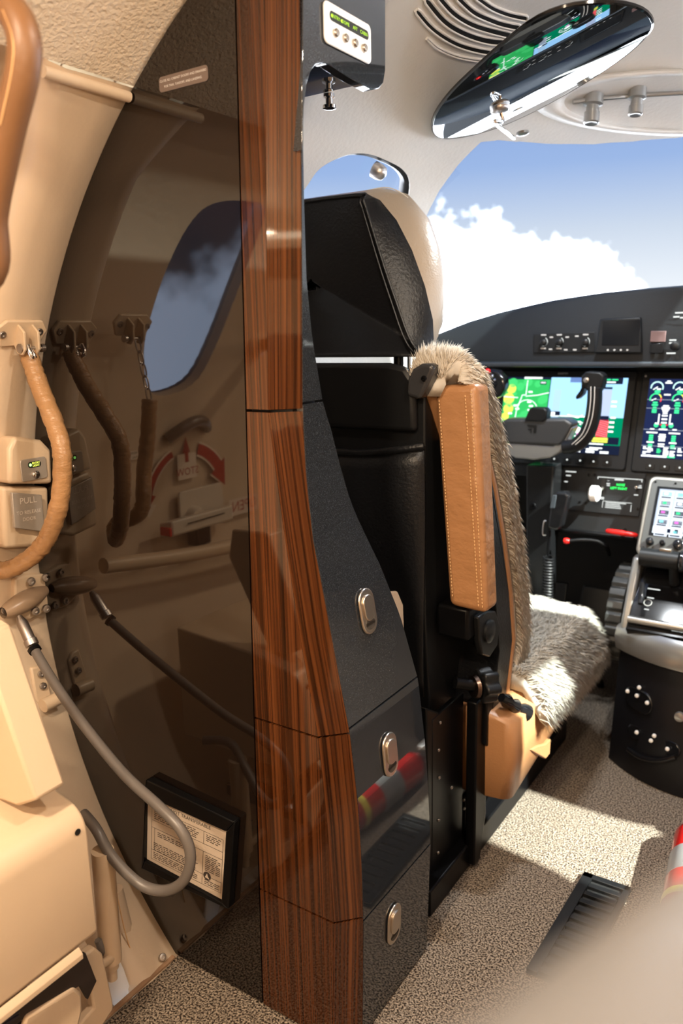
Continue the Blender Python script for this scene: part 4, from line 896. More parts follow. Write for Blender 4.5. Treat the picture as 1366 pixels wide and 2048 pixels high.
for x, w_, m in ((.38, .02, MAG), (.5, .012, WH), (.62, .03, WH), (.58, .028, WH)): cv.rect(x0+fw*x, Hp*(.915 if x != .58 else .935), w_, .003, m)
for x in (.22, .40, .58, .76): cv.rect(x0+fw*x, Hp*.962, .020, .005, WH if x > .3 else CYN)
cv.build('screen_graphics', pfd)
cv = Canvas(po-pn*.0001, pu, pd_); cv.n = pn; cv.text('GARMIN', Wp*.48, -.0095, .0065, PR)
cv.build('bezel_print', pfd)
def keys(t, o0, w_):
    for i in range(9):
        c = o0-pn*.001+pu*w_*(.08+.105*i)+pd_*(Hp+.020); k = plate('bezel_key', c, pu, -pd_, .020, .012, .002, .002, BLK, t, bevel=.0006)
        q = Canvas(c+pn*.0024, pu, pd_); q.n = pn; q.disc(0, -.002, .0021, PRW); q.build('key_mark', k)
keys(pfd, po, Wp)
# MFD
mx0 = pan(1300, 757, .01)[0]; mz = pan(1300, 760, .01)[2]
mfd, mo = bezel('engine_display', mx0, mz, .30, Hp, 'lit centre engine display with dark blue page of green gauges')
cv = Canvas(mo, pu, pd_); cv.n = pn; cv.rect(0, 0, .30, Hp, DBK); cv.up()
NV = EB('disp navy', (.012, .018, .06), 1); c1w = .098
cv.rect(0, 0, c1w, Hp, NV); cv.rect(c1w+.002, 0, .20, Hp, EB('disp terrain', (.30, .62, .70), .9)); cv.rect(c1w+.006, Hp*.55, .19, Hp*.2, EB('disp terrain red', (.72, .10, .06), .9)); cv.rect(c1w+.006, Hp*.78, .19, Hp*.20, DBK); cv.up()
for i in range(4): cv.rect(c1w+.010, Hp*(.81+.045*i), .17, .003, CYN)
for y in (.26, .37, .64, .845): cv.rect(0, Hp*y, c1w, .0012, GRY)
for cxx in (.018, .066):
    cv.arc(cxx, .020, .013, 170, 380, .0028, EB('disp pale', (.55, .9, .85), 1)); cv.line([(cxx-.008, .025), (cxx+.002, .018)], .002, WH); cv.rect(cxx-.004, .026, .012, .006, LGR); cv.rect(cxx+.001, .014, .009, .005, DBK); cv.rect(cxx, .022, .009, .003, WH)
    cv.arc(cxx, .046, .012, 160, 300, .0028, LGR); cv.arc(cxx, .046, .012, 300, 345, .0028, YEL); cv.arc(cxx, .046, .012, 345, 390, .0028, RDD); cv.line([(cxx-.009, .05), (cxx+.001, .045)], .002, WH)
    for y, w_ in ((.0525, .010), (.058, .013), (.064, .008), (.0695, .010), (.074, .010)): cv.rect(cxx-w_/2, y, w_, .004, LGR)
    for y in (.128, .133, .138, .149, .154): cv.rect(cxx-.004, y, .009, .004, LGR)
    cv.rect(cxx-.011, .1215, .024, .003, WH); cv.rect(cxx-.008, .1435, .016, .003, WH)
for y, w_ in ((.004, .008), (.0075, .015), (.0345, .014), (.060, .012), (.064, .018), (.068, .016), (.072, .012), (.0765, .010), (.1135, .018), (.1255, .014), (.130, .016), (.1345, .014), (.139, .014), (.147, .014), (.152, .013)): cv.rect(.042-w_/2, y, w_, .003, WH)
for x in (.030, .054): cv.line([(x, .080), (x, .104)], .0028, WH)
for y in (.082, .090, .098): cv.rect(.036, y, .012, .0035, WH)
for x in (.026, .058): cv.disc(x, .106, .005, LGR); cv.rect(x-.003, .100, .006, .004, WH)
cv.disc(.042, .108, .005, LGR); cv.rect(.033, .1035, .005, .002, RDD); cv.rect(.046, .1035, .005, .002, RDD)
for x in (.018, .066): cv.rect(x-.004, .1135, .009, .003, WH)
for r in range(6):
    for x in (.004, .014, .034, .048, .062, .078):
        if random.random() < .75: cv.rect(x, Hp*.86+.0036*r, random.uniform(.006, .012), .0026, LGR if x == .034 else WH)
cv.rect(.002, Hp*.965, .055, .004, WH); cv.rect(.058, Hp*.965, .016, .004, LGR)
cv.build('screen_graphics', mfd)
keys(mfd, mo, .30); lathe('light_sensor', [(.0025, 0), (.0025, .001)], mo-pn*.0008-pu*.010-pd_*.006, pn, PR, mfd, n=10)
# gear selector panel
gp = thing('gear_panel', pan(1200, 1030), 'landing gear panel with white wheel knob and green lights', 'panel')
gq = [pan(*p, .001) for p in ((1130, 938), (1293, 948), (1278, 1034), (1136, 1020))]
prism('panel_plate', gq, pn*.004, PANEL, gp, bevel=.001)
go = pan(1130, 938, .0056); gsx = np.linalg.norm(gq[1]-gq[0])/163; cv = Canvas(go, gq[1]-gq[0], pd_); cv.n = pn
gx = lambda x, y: ((x-1130)*gsx, (y-938)*gsx*.93)
def gr(x, y, w_, h, m): a = gx(x, y); cv.rect(a[0], a[1], w_*gsx, h*gsx, m)
gr(1199, 950, 88, 1.5, PRW); gr(1199, 950, 1.5, 5, PRW); gr(1285, 958-8, 1.5, 6, PRW); gr(1233, 952.5, 18, 3, PRW)
a = gx(1246, 966); cv.text('NOSE', a[0], a[1]-.001, .0075, emi('lamp gear green', (.02, .95, .12), 2.2)); a = gx(1243, 973); cv.text('LEFT RIGHT', a[0], a[1], .0072, MATS['lamp gear green'])
for x, y, w_ in ((1218, 963, 7), (1219, 967, 6), (1209, 994, 8), (1210, 997, 7), (1277, 963, 9), (1277, 967, 10), (1274, 983, 8), (1132, 942, 22), (1134, 951, 10), (1132, 965, 7)): gr(x, y, w_, 2, PRW)
gr(1215, 1002, 57, 1, PRW); gr(1215, 1002, 1, 14, PRW); gr(1271, 1006, 1, 14, PRW)
for i in range(4): gr(1221, 1004+3.6*i, random.uniform(28, 44), 1.6, PRW)
a = gx(1211, 957); cv.text('UP', gx(1221, 962)[0], gx(1221, 958)[1], .004, PRW); cv.build('lettering', gp)
prism('gear_slot', [pan(*p, .005) for p in ((1204, 958), (1213, 958), (1208, 990), (1199, 990))], pn*.001, CORE, gp, bevel=0)
kc = pan(1196, 990, .010)
tube('gear_lever', [pan(1206, 975, .0), pan(1203, 978, .02), kc+pn*.02], .0035, STEEL, gp, n=8, k=3)
lathe('wheel_knob', [(.006, -.011), (.014, -.011), (.0185, -.007), (.0185, .007), (.014, .011), (.006, .011)], kc+pn*.03, pu, WHITE, gp, n=24)
for p in ((1276, 972),): lathe('toggle_switch', [(.004, 0), (.003, .012), (.0035, .018), (.001, .019)], pan(*p, .005), pn+V3(0, 0, -.3), CHR, gp, n=10)
for p in ((1178, 950), (1190, 950), (1160, 1004), (1172, 1006), (1290, 958), (1276, 1018)): screw(pan(*p, .005), pn, .003, gp, BLKS)
# ledge below and red handles
box('panel_lower_ledge', (-.66, pz(.495)-.012, .478), (-.42, pz(.495)+.02, .488), BLKS, ip, bevel=.003)
rh = thing('red_handle', onY(1240, 1065, 1.80), 'bright red oval pull handle under the gear panel', 'handle')
rc = onY(1243, 1066, 1.80); lathe('handle_grip', [(.001, -.036), (.0045, -.033), (.006, -.020), (.0065, 0), (.006, .020), (.0045, .033), (.001, .036)], rc, (1, 0, -.03), RED, rh, n=16)
tube('handle_stem', [rc, rc+V3(0, .08, .0)], .005, BLKS, rh, n=8, k=2)
bl_ = thing('brake_lever', onY(1180, 1090, 1.80), 'black curved lever with a red ball end below the red handle', 'lever')
lathe('lever_tip', [(.001, -.008), (.006, -.006), (.0075, 0), (.006, .006), (.002, .010)], onY(1133, 1082, 1.78), (1, .2, 0), RED, bl_, n=16)
tube('lever_arm', [onY(1138, 1082, 1.78), onY(1165, 1080, 1.79), onY(1195, 1083, 1.80), onY(1213, 1094, 1.81), onY(1218, 1110, 1.86)], .0045, BLKS, bl_, n=10)
# side column, microphone, coil cord
sidec = prism('side_console', [onY(*p, 1.78) for p in ((1052, 930), (1108, 932), (1094, 1200), (1070, 1260), (1052, 1230))], (0, .06, 0), BLK, None, bevel=.004); tag(sidec, 'black upright trim column left of the gear panel', 'column')
screw(onY(1067, 1012, 1.779), (0, -1, 0), .008, sidec, BLKS)
mic = thing('hand_microphone', onY(1110, 1060, 1.75), 'black hand microphone hung in a clip beside the gear panel', 'microphone')
prism('body', [onY(*p, 1.745) for p in ((1104, 990), (1112, 984), (1130, 986), (1138, 992), (1122, 1055), (1112, 1062), (1095, 1056), (1098, 1030))], (0, .03, 0), BLKG, mic, bevel=.005, seg=3)
prism('talk_key', [onY(*p, 1.7445) for p in ((1106, 990), (1114, 990), (1110, 1016), (1100, 1016))], (0, -.003, 0), mat('slate key', (.05, .06, .07), .35), mic, bevel=.001)
tube('clip', [onY(1093, 1042, 1.75), onY(1088, 1044, 1.75), onY(1086, 1068, 1.75), onY(1092, 1070, 1.75)], .0016, CHR, mic, n=6)
cp_ = [lerp(onY(1100, 1060, 1.76), onY(1096, 1112, 1.76), t) for t in np.linspace(0, 1, 4)]; tube('cord', cp_, .003, BLKS, mic, n=8, k=3)
hel = []
a0, a1 = onY(1097, 1112, 1.76), onY(1095, 1205, 1.76)
for i in range(16*10+1): t = i/160; q = 2*math.pi*i/10; hel.append(lerp(a0, a1, t)+V3(.011*math.cos(q), .011*math.sin(q), 0))
tube('coil_cord', hel, .0026, BLK, mic, n=6, k=1)
# yoke
YY = 1.745
yk = thing('control_yoke', onY(1065, 915, YY), 'black control yoke with grey hub and upright leather grips', 'yoke')
yp = lambda x, y, o=0: onY(x, y, YY-o)
prism('hub', [yp(*p) for p in ((1000, 845), (1012, 838), (1130, 838), (1146, 848), (1126, 886), (1118, 892), (1020, 888), (1004, 880))], (0, .05, 0), mat('hub grey', (.030, .031, .033), .45), yk, bevel=.006, seg=3)
prism('hub_cap', [yp(*p, .004) for p in ((1048, 842), (1058, 818), (1064, 815), (1088, 816), (1094, 822), (1092, 840), (1084, 844))], (0, .03, 0), BLK, yk, bevel=.003)
prism('lower_trim', [yp(*p, -.004) for p in ((1004, 884), (1014, 886), (1105, 892), (1120, 884), (1136, 850), (1146, 856), (1120, 905), (1100, 916), (1066, 920), (1030, 916), (1010, 905))], (0, .045, 0), SILV, yk, bevel=.004, seg=3)
cv = Canvas(yp(1054, 849, .0008), (1, 0, -.03), (0, 0, -1)); LG = mat('emblem black', (.004, .004, .004), .3)
cv.poly([(.0, .0), (.024, 0), (.022, .018), (.015, .018), (.016, .006), (.004, .006)], LG); cv.poly([(.001, .011), (.012, .008), (.012, .018), (.008, .018), (.009, .013)], LG); cv.build('emblem', yk)
gr_pts = [yp(1128, 895, .0), yp(1152, 890, .002), yp(1172, 870, .004), yp(1184, 840, .006), yp(1189, 805, .008), yp(1190, 775, .010)]
tube('grip', gr_pts, lambda t: .017-.003*abs(t-.5), BLKL, yk, n=16)
for s in (-.004, .004): tube('stitching', [p+V3(s, -.0165, .003) for p in gr_pts[1:]], .0008, PRINTW, yk, n=5)
prism('switch_head', [yp(*p, .012) for p in ((1162, 752), (1172, 743), (1200, 745), (1208, 752), (1204, 775), (1194, 788), (1178, 786), (1168, 775), (1164, 790), (1152, 800), (1150, 794), (1162, 778))], (0, .032, 0), BLK, yk, bevel=.005, seg=3)
lathe('trim_switch', [(.006, 0), (.006, .004), (.003, .005), (.003, .009)], yp(1173, 760, .012), (0, -1, 0), STEEL, yk, n=12)
lp_ = [yp(1002, 862, 0), yp(985, 858, .004), yp(972, 830, .006), yp(974, 790, .008), yp(984, 762, .01)]
tube('grip', lp_, .016, BLKL, yk, n=14)
prism('switch_head', [yp(*p, .012) for p in ((962, 745), (975, 737), (995, 742), (1008, 756), (1010, 775), (1000, 792), (985, 800), (970, 780))], (0, .032, 0), BLKG, yk, bevel=.006, seg=3)
lathe('red_button', [(.0065, 0), (.0065, .005), (.004, .008), (.001, .0085)], yp(976, 743, .012), (0, -1, .2), RED, yk, n=14)
for p in ((985, 752), (990, 760)): lathe('trim_switch', [(.004, 0), (.004, .004), (.002, .006)], yp(*p, .012), (0, -1, 0), CHR, yk, n=10)
tube('column_shaft', [yp(1068, 868, -.05), yp(1068, 868, -.05)+V3(0, .14, -.01)], .018, BLKS, yk, n=14, k=2)
# rudder pedal clutter in the footwell
fwd = prism('footwell_bulkhead', [(-1.0, 2.25, 0), (-.42, 2.25, 0), (-.42, 2.25, .6), (-1.0, 2.25, .6)], (0, .02, 0), mat('footwell black', (.008, .008, .008), .7), None, bevel=0); tag(fwd, 'black footwell bulkhead ahead of the rudder pedals', 'bulkhead')
for x in (-.66, -.54):
    t = thing('rudder_pedal', (x, 1.98, 0), 'dark rudder pedal in the footwell beside the '+('trim column' if x < -.6 else 'pitch trim wheel'), 'pedal', 'rudder pedals in the footwell')
    prism('pedal_plate', [(x-.045, 1.93, .16), (x+.045, 1.93, .16), (x+.04, 1.98, .30), (x-.04, 1.98, .30)], (0, .012, 0), BLK, t, bevel=.003)
    tube('pedal_arm', [(x, 1.95, .18), (x, 2.0, .08), (x, 2.05, .001)], .010, BLKS, t, n=8)
    lathe('pedal_bolt', [(.006, 0), (.006, .006), (.002, .008)], (x+.03, 1.925, .18), (0, -1, .3), STEEL, t, n=10)

# ------------------------------------------------------------------ centre pedestal
pe = thing('centre_pedestal', (CX, 1.80, 0), 'black centre pedestal with silver throttle quadrant and touch controller', 'pedestal')
def pedrow(z, w_, yf_, bul):
    out = []
    for i in range(17): s = i/16*2-1; out.append(V3(CX+w_*s, yf_+bul*(abs(s)**2.4), z))
    return out+[V3(CX+w_, 2.2, z), V3(CX-w_, 2.2, z)]
grid('lower_body', [pedrow(.002, .205, 1.600, .085), pedrow(.06, .203, 1.605, .085), pedrow(.24, .200, 1.640, .07), pedrow(.262, .198, 1.65, .07)], mat('pedestal black', (.005, .005, .0065), .38, ior=1.38), pe, closed=True, smooth=True)
grid('silver_surround', [pedrow(.258, .202, 1.638, .070), pedrow(.262, .207, 1.632, .070), pedrow(.290, .210, 1.630, .068), pedrow(.312, .207, 1.640, .062), pedrow(.320, .196, 1.652, .058)], SILV, pe, closed=True, smooth=True)
# quadrant side arms rising forward
for s in (-1, 1):
    x = CX+s*.198
    prism('quadrant_cheek', [(x, 1.69, .30), (x, 1.70, .335), (x, 1.735, .40), (x, 1.77, .455), (x, 1.80, .455), (x, 1.80, .30)], (-s*.020, 0, 0), SILV, pe, bevel=.006, seg=3)
prism('quadrant_deck', [(CX-.18, 1.665, .322), (CX+.18, 1.665, .322), (CX+.18, 1.79, .43), (CX-.18, 1.79, .43)], (0, .03, -.03), BLKG, pe, bevel=.002)
qn = V3(0, -.108, .125); qn /= np.linalg.norm(qn); qd = V3(0, -.125, -.108); qd /= np.linalg.norm(qd)
cv = Canvas(V3(CX-.175, 1.79, .43)+qn*.0006, (1, 0, 0), qd); cv.n = qn
for x, y, w_ in ((.018, .055, .026), (.022, .078, .014), (.022, .108, .010)): cv.rect(x, y, w_, .0026, PRW)
for x, t in ((.10, 'ENGINE START'), (.102, 'DISENGAGE')): cv.text(t, x, .142 if t[0] == 'E' else .149, .006, PRW)
cv.line([(.045, .146), (.045, .142), (.068, .142)], .001, PRW); cv.line([(.132, .142), (.17, .142)], .001, PRW); cv.arc(.026, .092, .008, 0, 360, .001, PR); cv.build('lettering', pe)
tube('quadrant_bar', [(CX-.178, 1.675, .342), (CX+.178, 1.675, .342)], .008, SILV, pe, n=12, k=2)
tube('brake_knob', [onY(1285, 1165, 1.72), onY(1283, 1190, 1.705), onY(1281, 1208, 1.69)], .006, BLKG, pe, n=10)
for i, x in enumerate((CX-.105, CX-.005)):
    lev = tube('throttle_lever', [(x, 1.755, .41), (x, 1.735, .46)], .010, BLK, pe, n=10, k=2)
    hc = V3(x-.018, 1.725, .470)
    tube('throttle_grip', [hc-V3(.048, 0, 0), hc+V3(.030, 0, 0)], .0195, BLK, pe, n=20, k=2)
    prism('throttle_cap', [hc+V3(.032, a, b) for a, b in [(.024*math.cos(q), .024*math.sin(q)) for q in np.linspace(0, 2*math.pi, 21)[:-1]]], (.010, 0, 0), BLKG, pe, bevel=.003)
    box('go_around_button', tuple(hc+V3(-.01, -.006, .018)), tuple(hc+V3(.014, .006, .024)), NICK, pe, bevel=.001)
# pitch trim wheel on the pilot side
tw = V3(CX-.203, 1.83, .300); ring = []
for i in range(96):
    q = 2*math.pi*i/96; r = .118 if i % 4 < 3 else .111; ring.append(tw+V3(0, r*math.cos(q), r*math.sin(q)))
prism('trim_wheel', ring, (-.034, 0, 0), mat('wheel rubber', (.028, .03, .03), .4), pe, bevel=.001)
lathe('trim_hub', [(.05, 0), (.05, .004), (.03, .008), (.01, .010)], tw-V3(.034, 0, 0), (-1, 0, 0), BLK, pe)
# touch controller screen on top of the pedestal, facing aft
gt_tl, gt_bl = onY(1309, 955, 1.835), onY(1270, 1102, 1.745)
gxv = V3(1, 0, 0); gdv = V3(0, gt_bl[1]-gt_tl[1], gt_bl[2]-gt_tl[2]); Lg = np.linalg.norm(gdv); gdv /= Lg; gn = np.cross(gxv, gdv); gn = gn if gn[1] < 0 else -gn
gx0 = (gt_tl[0]+gt_bl[0])/2; gw = (CX-gx0)*2; gc = V3(CX, (gt_tl[1]+gt_bl[1])/2, (gt_tl[2]+gt_bl[2])/2)
tcx = thing('touch_controller', gc-gn*.06, 'lit touch screen controller with icon grid on the pedestal', 'display')
plate('surround', gc-gn*.022, gxv, -gdv, gw+.012, Lg+.012, .020, .016, mat('champagne metal', (.40, .38, .34), .3, metal=.8), tcx, bevel=.004)
plate('face', gc-gn*.004, gxv, -gdv, gw-.004, Lg-.006, .004, .012, mat('face charcoal', (.035, .036, .036), .45), tcx, bevel=.001)
box('controller_body', (CX-gw/2+.01, 1.80, .40), (CX+gw/2-.01, 1.95, .56), BLK, tcx, bevel=.01)
go_ = gc-gxv*(gw/2-.022)-gdv*(Lg/2-.026)+gn*.0008; sw_, shh = .125, Lg-.072
cv = Canvas(go_, gxv, gdv); cv.n = gn
cv.rect(-.006, -.006, sw_+.012, shh+.012, mat('screen off', (.006, .007, .009), .15)); cv.up(); cv.rect(0, 0, sw_, shh, EB('disp lavender', (.50, .58, .72), .95)); cv.up()
for r in range(5):
    for c in range(4):
        x, y = .004+.031*c, .004+r*.0215; cv.rect(x, y, .027, .0185, EB('disp tile', (.70, .78, .88), 1)); cv.rect(x+.003, y+.002, .020, .010, DBK if r else LGR); 
cv.rect(0, shh-.016, sw_, .016, EB('disp ice', (.75, .88, .95), 1)); cv.up()
for r in range(5):
    for c in range(4): x, y = .004+.031*c, .004+r*.0215; cv.rect(x+.007, y+.004, .008, .005, (WH, CYN, MAG, LGR)[(r*3+c) % 4]); cv.rect(x+.002, y+.0135, .02, .003, DBK)
for x in (.03, .045, .062, .085): cv.rect(x, shh-.012, .007, .009, DBK)
cv.build('screen_graphics', tcx)
for x, r in ((.0, .0085), (.026, .006), (.058, .011)): lathe('control_knob', [(r, 0), (r*.95, .010), (r*.7, .012), (.001, .0122)], go_+gxv*x+gdv*(shh+.022), gn, BLKG, tcx, n=18)
for p in ((-.012, -.016), (.03, -.016), (-.012, shh+.036)): screw(go_+gxv*p[0]+gdv*p[1], gn, .0025, tcx, BLKS)
# headset jacks and knobs on the lower pedestal
def pedface(x, y):
    p = onY(x, y, 1.62)
    for _ in range(10):
        q = min(1, abs((p[0]-CX)/.20)); p = onY(x, y, np.interp(p[2], [.002, .06, .24, .262], [1.600, 1.605, 1.640, 1.65])+np.interp(p[2], [.06, .24], [.085, .07])*q**2.4)
    return p
def pedpt(x, z, off=.005):
    q = min(1, abs((x-CX)/.20)); return V3(x, np.interp(z, [.002, .06, .24, .262], [1.600, 1.605, 1.640, 1.65])+np.interp(z, [.06, .24], [.085, .07])*q**2.4-off, z)
for cpx, wd, ht in (((1277, 1400), .066, .048), ((1305, 1483), .118, .030)):
    c = pedface(*cpx); b = prism('jack_plate', [pedpt(c[0]+a, c[2]+b_) for a, b_ in rrect(wd, ht, ht*.45)], (0, .012, 0), BLKG, pe, bevel=.003)
    for dx, dy in ((-.4, .2), (-.05, .22), (.32, .12), (0, .62)) if wd < .08 else ((-.3, .2), (-.02, .12), (.28, .0), (.03, .55)):
        lathe('jack_screw', [(.0042, 0), (.0042, .003), (.001, .004)], pedpt(c[0]+dx*wd, c[2]+dy*ht), (0, -1, 0), WHITE, b, n=10)
tube('jack_lip', [pedface(1258, 1496)+V3(0, -.006, 0), pedface(1285, 1512)+V3(0, -.008, 0), pedface(1320, 1518)+V3(0, -.008, 0), pedface(1352, 1512)+V3(0, -.006, 0)], .006, BLKG, pe, n=10)
lathe('latch_knob', [(.010, 0), (.010, .008), (.003, .010)], pedface(1360, 1432), (0, -1, 0), SILV, pe, n=14)

# ------------------------------------------------------------------ overhead: visor, lamps
Vc = CAM+ray(1085, 150)/ray(1085, 150)[1]*1.22
a = CAM-Vc; a /= np.linalg.norm(a); b = V3(-.62, 1.88, 1.02)-Vc; b /= np.linalg.norm(b); vn = a+b; vn /= np.linalg.norm(vn)
vs = thing('sun_visor', Vc+V3(0, 0, .01), 'dark glossy tinted sun visor folded under the cockpit lining', 'visor')
vp = smoothpoly([(866, 262), (872, 232), (905, 192), (960, 145), (1020, 98), (1080, 58), (1150, 30), (1230, 16), (1282, 22), (1304, 45), (1296, 72), (1255, 118), (1190, 172), (1120, 222), (1060, 258), (1000, 277), (930, 283), (884, 279)], 3)
vl = onP(1290, 40, Vc, vn)-onP(880, 255, Vc, vn); vl /= np.linalg.norm(vl); vs_ax = np.cross(vn, vl)
vb = [onP(x, y, Vc, vn) for x, y in vp]
def vbend(p): q = (p-Vc)@vs_ax; return p-vn*(q*q/(2*.62))
vrow = [[vbend(Vc+(p-Vc)*f) for p in vb] for f in (1, .92, .8, .65, .5, .35, .2, .08, .001)]
grid('visor_panel', [[p-vn*.005 for p in vrow[0]]]+vrow, VISOR, vs, closed=True, smooth=True)
mesh('visor_back', [p-vn*.005 for p in vrow[0]], [tuple(range(len(vb)))], BLKG, vs, fix=False)
tube('visor_edge', [vbend(p)-vn*.0025 for p in vb+vb[:1]], .0030, BLKG, vs, n=6, k=1, closed=True)
vh = onP(1000, 215, Vc, vn); vax = onP(1022, 205, Vc, vn)-onP(978, 228, Vc, vn); vax /= np.linalg.norm(vax)
lathe('pivot_boss', [(.016, 0), (.016, .004), (.012, .008), (.004, .009)], vh, vn, STEEL, vs, n=20)
tube('pivot_arm', [vh+vn*.006, vh+vn*.020+V3(0, .004, 0), onP(990, 245, Vc+vn*.022, vn), onP(1028, 276, Vc+vn*.01, vn)], .0035, CHR, vs, n=8)
lathe('pivot_boss', [(.011, 0), (.011, .004), (.006, .006)], onP(1045, 264, Vc, vn), vn, SILV, vs, n=16)
# overhead lamp pod: padded ring with two silver eyeball lamps
podo = thing('overhead_lamp_pod', cast(1230, 205)[0], 'grey padded overhead pod with two silver eyeball lamps', 'lamp pod')
def podpt(x, y, off): return cast(x, y, off)[0]
rim = [podpt(1400+a*330/2.2, 215+b_*62, -.004) for a, b_ in []]
el = []
for i in range(41):
    q = math.pi*(.5+i/40); el.append((1366+300*math.cos(q)*.92, 205+math.sin(q)*-62))
rows = []
for x, y in el:
    pt = []
    for f, o_ in ((1.10, .002), (1.04, -.010), (.97, -.016), (.90, -.010), (.86, .0)):
        pt.append(podpt(1366+(x-1366)*f, 205+(y-205)*f, o_))
    rows.append(pt)
grid('pod_rim', rows, COCKL, podo, smooth='all')
sh1 = [podpt(*p, -.006) for p in ((1146, 204), (1200, 197), (1290, 190), (1400, 184))]; tube('shelf', sh1, .004, SILV, podo, n=8)
for p, s in (((1186, 205), 1.0), ((1274, 192), .9)):
    c = podpt(*p, -.010); ax = V3(.0, -.15, -1)
    lathe('eyeball_lamp', [(.017*s, -.012), (.017*s, .004), (.011*s, .006), (.011*s, .016), (.0135*s, .017), (.0135*s, .034*s), (.011*s, .036*s), (.002, .034*s)], c, ax, SILV, podo, n=22)
for p in ((1186, 205), (1274, 192)):  # spots added as fill for the seat; the eyeball lamps are unlit
    c = podpt(*p, -.010)+V3(0, -.15, -1)*.042; l = bpy.data.lights.new('eyeball', 'SPOT'); l.energy = 10; l.spot_size = 2.1; l.spot_blend = .9; l.shadow_soft_size = .012; l.color = (.93, .97, 1)
    o = bpy.data.objects.new('eyeball', l); link(o, podo); o.location = tuple(c); o.rotation_euler = Vector((-.35, -.10, -1)).to_track_quat('-Z', 'Y').to_euler()
# side window latch
wl = podpt(748, 338, -.004); wlt = tag(lathe('window_latch', [(.014, 0), (.014, .010), (.011, .02), (.004, .024)], wl, V3(CX, 1.4, .9)-wl, STEEL, None, n=14), 'round steel latch on the pilot side window frame', 'latch')

# ------------------------------------------------------------------ floor items
vt = thing('floor_vent', onZ(1180, 1800, 0), 'black slotted floor vent grille lying on the carpet', 'vent')
v0, v1, v3_ = onZ(1168, 1748, .004), onZ(1262, 1780, .004), onZ(1100, 1862, .004)
prism('grille_base', [v0, v1, v1+(v3_-v0)*1.6, v0+(v3_-v0)*1.6], (0, 0, -.003), CORE, vt, bevel=0)
L1 = v1-v0; L2 = (v3_-v0)*1.6
prism('grille_edge', [v0, v1, v1+L2*.05, v0+L2*.05], (0, 0, .006), BLK, vt, bevel=.001)
prism('grille_edge', [v0, v0+L1*.22, v0+L1*.22+L2, v0+L2], (0, 0, .006), BLK, vt, bevel=.001)
prism('grille_edge', [v0+L1*.88, v1, v1+L2, v0+L1*.88+L2], (0, 0, .006), BLK, vt, bevel=.001)
for i in range(11):
    t = .05+.085*i; prism('grille_slat', [v0+L1*.22+L2*(t+.045), v0+L1*.88+L2*(t+.045), v0+L1*.88+L2*(t+.085), v0+L1*.22+L2*(t+.085)], (0, 0, .006), BLK, vt, bevel=.0006)
fe = thing('fire_extinguisher', onZ(1400, 1690, 0), 'red fire extinguisher with white nozzle lying on the carpet by the pedestal', 'extinguisher')
f0 = onZ(1395, 1690, .042); fd = V3(.10, -1, 0); fd /= np.linalg.norm(fd)
lathe('cylinder', [(.012, -.05), (.030, -.035), (.040, -.01), (.041, .0), (.041, .22), (.036, .24), (.01, .245)], f0, fd, EXTR, fe, n=24)
lathe('label_band', [(.0415, .06), (.0415, .13)], f0, fd, mat('grey label', (.22, .22, .22), .4), fe, n=24)
lathe('yellow_band', [(.0414, .18), (.0414, .197)], f0, fd, mat('yellow label', (.75, .65, .08), .4), fe, n=24)
lathe('neck', [(.012, -.055), (.014, -.05), (.014, -.07), (.008, -.075)], f0, fd, STEEL, fe, n=14)
prism('trigger', [f0-fd*.06+V3(-.01, 0, .02), f0-fd*.06+V3(-.01, 0, .032), f0-fd*.14+V3(-.01, 0, .042), f0-fd*.14+V3(-.01, 0, .032)], (.02, 0, 0), WHITE, fe, bevel=.003)

# ------------------------------------------------------------------ foreground cabin seat (out of focus)
cs = thing('cabin_seat', (.10, .02, 0), 'cream leather cabin seat back with rounded shoulder close by', 'seat')
zt = .885
edge = [onZ(*p, zt) for p in ((640, 2080), (740, 2015), (860, 1945), (980, 1868), (1090, 1790), (1200, 1722), (1320, 1650), (1500, 1550))]
inn = [V3(.42, edge[-1][1]+.02, zt), V3(.42, -.02, zt), V3(edge[0][0]+.05, -.03, zt)]
lpz = edge+inn
cen_ = sum(lpz)/len(lpz)
def ring_(f, z): return [V3(cen_[0]+(p[0]-cen_[0])*f, cen_[1]+(p[1]-cen_[1])*f, z) for p in lpz]
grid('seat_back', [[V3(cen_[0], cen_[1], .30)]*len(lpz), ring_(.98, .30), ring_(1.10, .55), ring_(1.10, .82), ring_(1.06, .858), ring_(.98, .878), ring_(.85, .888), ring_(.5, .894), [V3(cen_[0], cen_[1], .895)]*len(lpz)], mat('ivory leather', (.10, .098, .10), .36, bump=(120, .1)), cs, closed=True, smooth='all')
box('seat_base', (edge[0][0]+.02, -.03, .002), (.40, .28, .31), mat('ivory leather', (0, 0, 0)), cs, bevel=.03, seg=4)

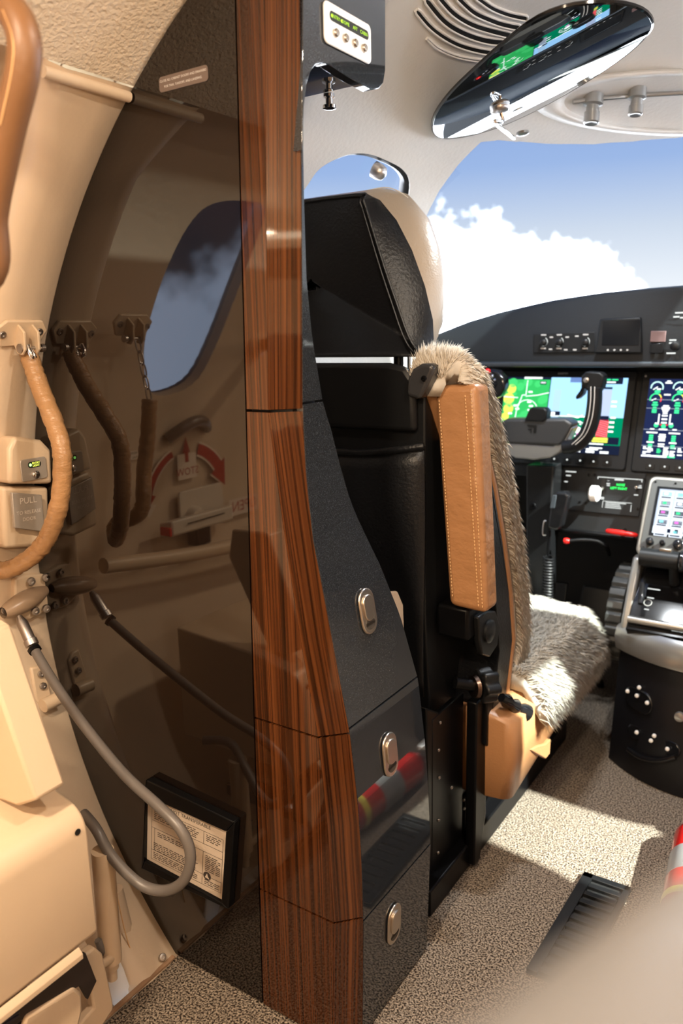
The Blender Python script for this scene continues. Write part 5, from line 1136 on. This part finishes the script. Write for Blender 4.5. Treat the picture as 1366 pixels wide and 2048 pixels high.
# ------------------------------------------------------------------ cabin ceiling lamps
def lamp(x, y, power, size, col, label):
    z = CZ+.86*math.cos(math.asin((CX-x)/.86)); nrm = V3(CX-x, 0, CZ-z); nrm /= np.linalg.norm(nrm); p = V3(x, y, z)
    t = thing('ceiling_downlight', p+nrm*.001, label, 'lamp')
    lathe('housing', [(size*.5+.012, -.002), (size*.5+.012, .004), (size*.5+.004, .010), (size*.5, .010), (size*.5, -.002)], p, nrm, SILV, t, n=28)
    lathe('lens', [(size*.5, 0), (size*.5, .006)], p, nrm, emi('warm lens', (1, .76, .50), 4), t, n=28)
    l = bpy.data.lights.new('lamp', 'AREA'); l.shape = 'DISK'; l.size = size; l.energy = power; l.color = col
    o = bpy.data.objects.new('lamp', l); link(o, t); o.matrix_parent_inverse = Matrix.Translation(-Vector(WLOC[t.name])); o.location = tuple(p+nrm*.013); o.rotation_euler = Vector(nrm).to_track_quat('-Z', 'Y').to_euler()
WARM = (1, .78, .55)
lamp(-.36, -.12, 12, .09, WARM, 'round warm ceiling downlight over the entry door')
lamp(-.36, -.75, 9, .09, WARM, 'round warm ceiling downlight further aft in the cabin')
lamp(-.02, .66, 3.5, .07, (1, .86, .70), 'small added fill downlight over the aisle by the cockpit, unseen')  # added lamp out of view, brightening the fleece and armrest
# added fill strip, out of view, brightening headliner and jamb
wx, wz = .40, 1.13; wd_ = V3(-.86, .12, .42); wd_ /= np.linalg.norm(wd_)
ws_ = thing('fill_strip', (wx, -.1, wz), 'added warm fill light strip along the starboard valance, unseen', 'light strip')
prism('housing', [(wx+.05, -.70, wz-.03), (wx-.02, -.70, wz-.035), (wx-.015, -.70, wz-.012), (wx+.0, -.70, wz+.004), (wx+.06, -.70, wz+.03)], (0, 1.2, 0), CREAMP, ws_, bevel=.004)
prism('lens', [(wx-.016, -.66, wz-.010), (wx-.001, -.66, wz+.004), (wx-.001, .46, wz+.004), (wx-.016, .46, wz-.010)], tuple(wd_*.003), MATS['warm lens'], ws_, bevel=0)
l = bpy.data.lights.new('wash', 'AREA'); l.shape = 'RECTANGLE'; l.size = 1.1; l.size_y = .02; l.energy = 9; l.color = WARM
o = bpy.data.objects.new('wash', l); link(o, ws_); o.location = tuple(V3(wx-.010, -.10, wz)+wd_*.012)
zq = -Vector(wd_); xq = Vector((0, 1, 0)); xq = (xq-zq*xq.dot(zq)).normalized(); yq = zq.cross(xq)
o.rotation_euler = Matrix((xq, yq, zq)).transposed().to_euler()
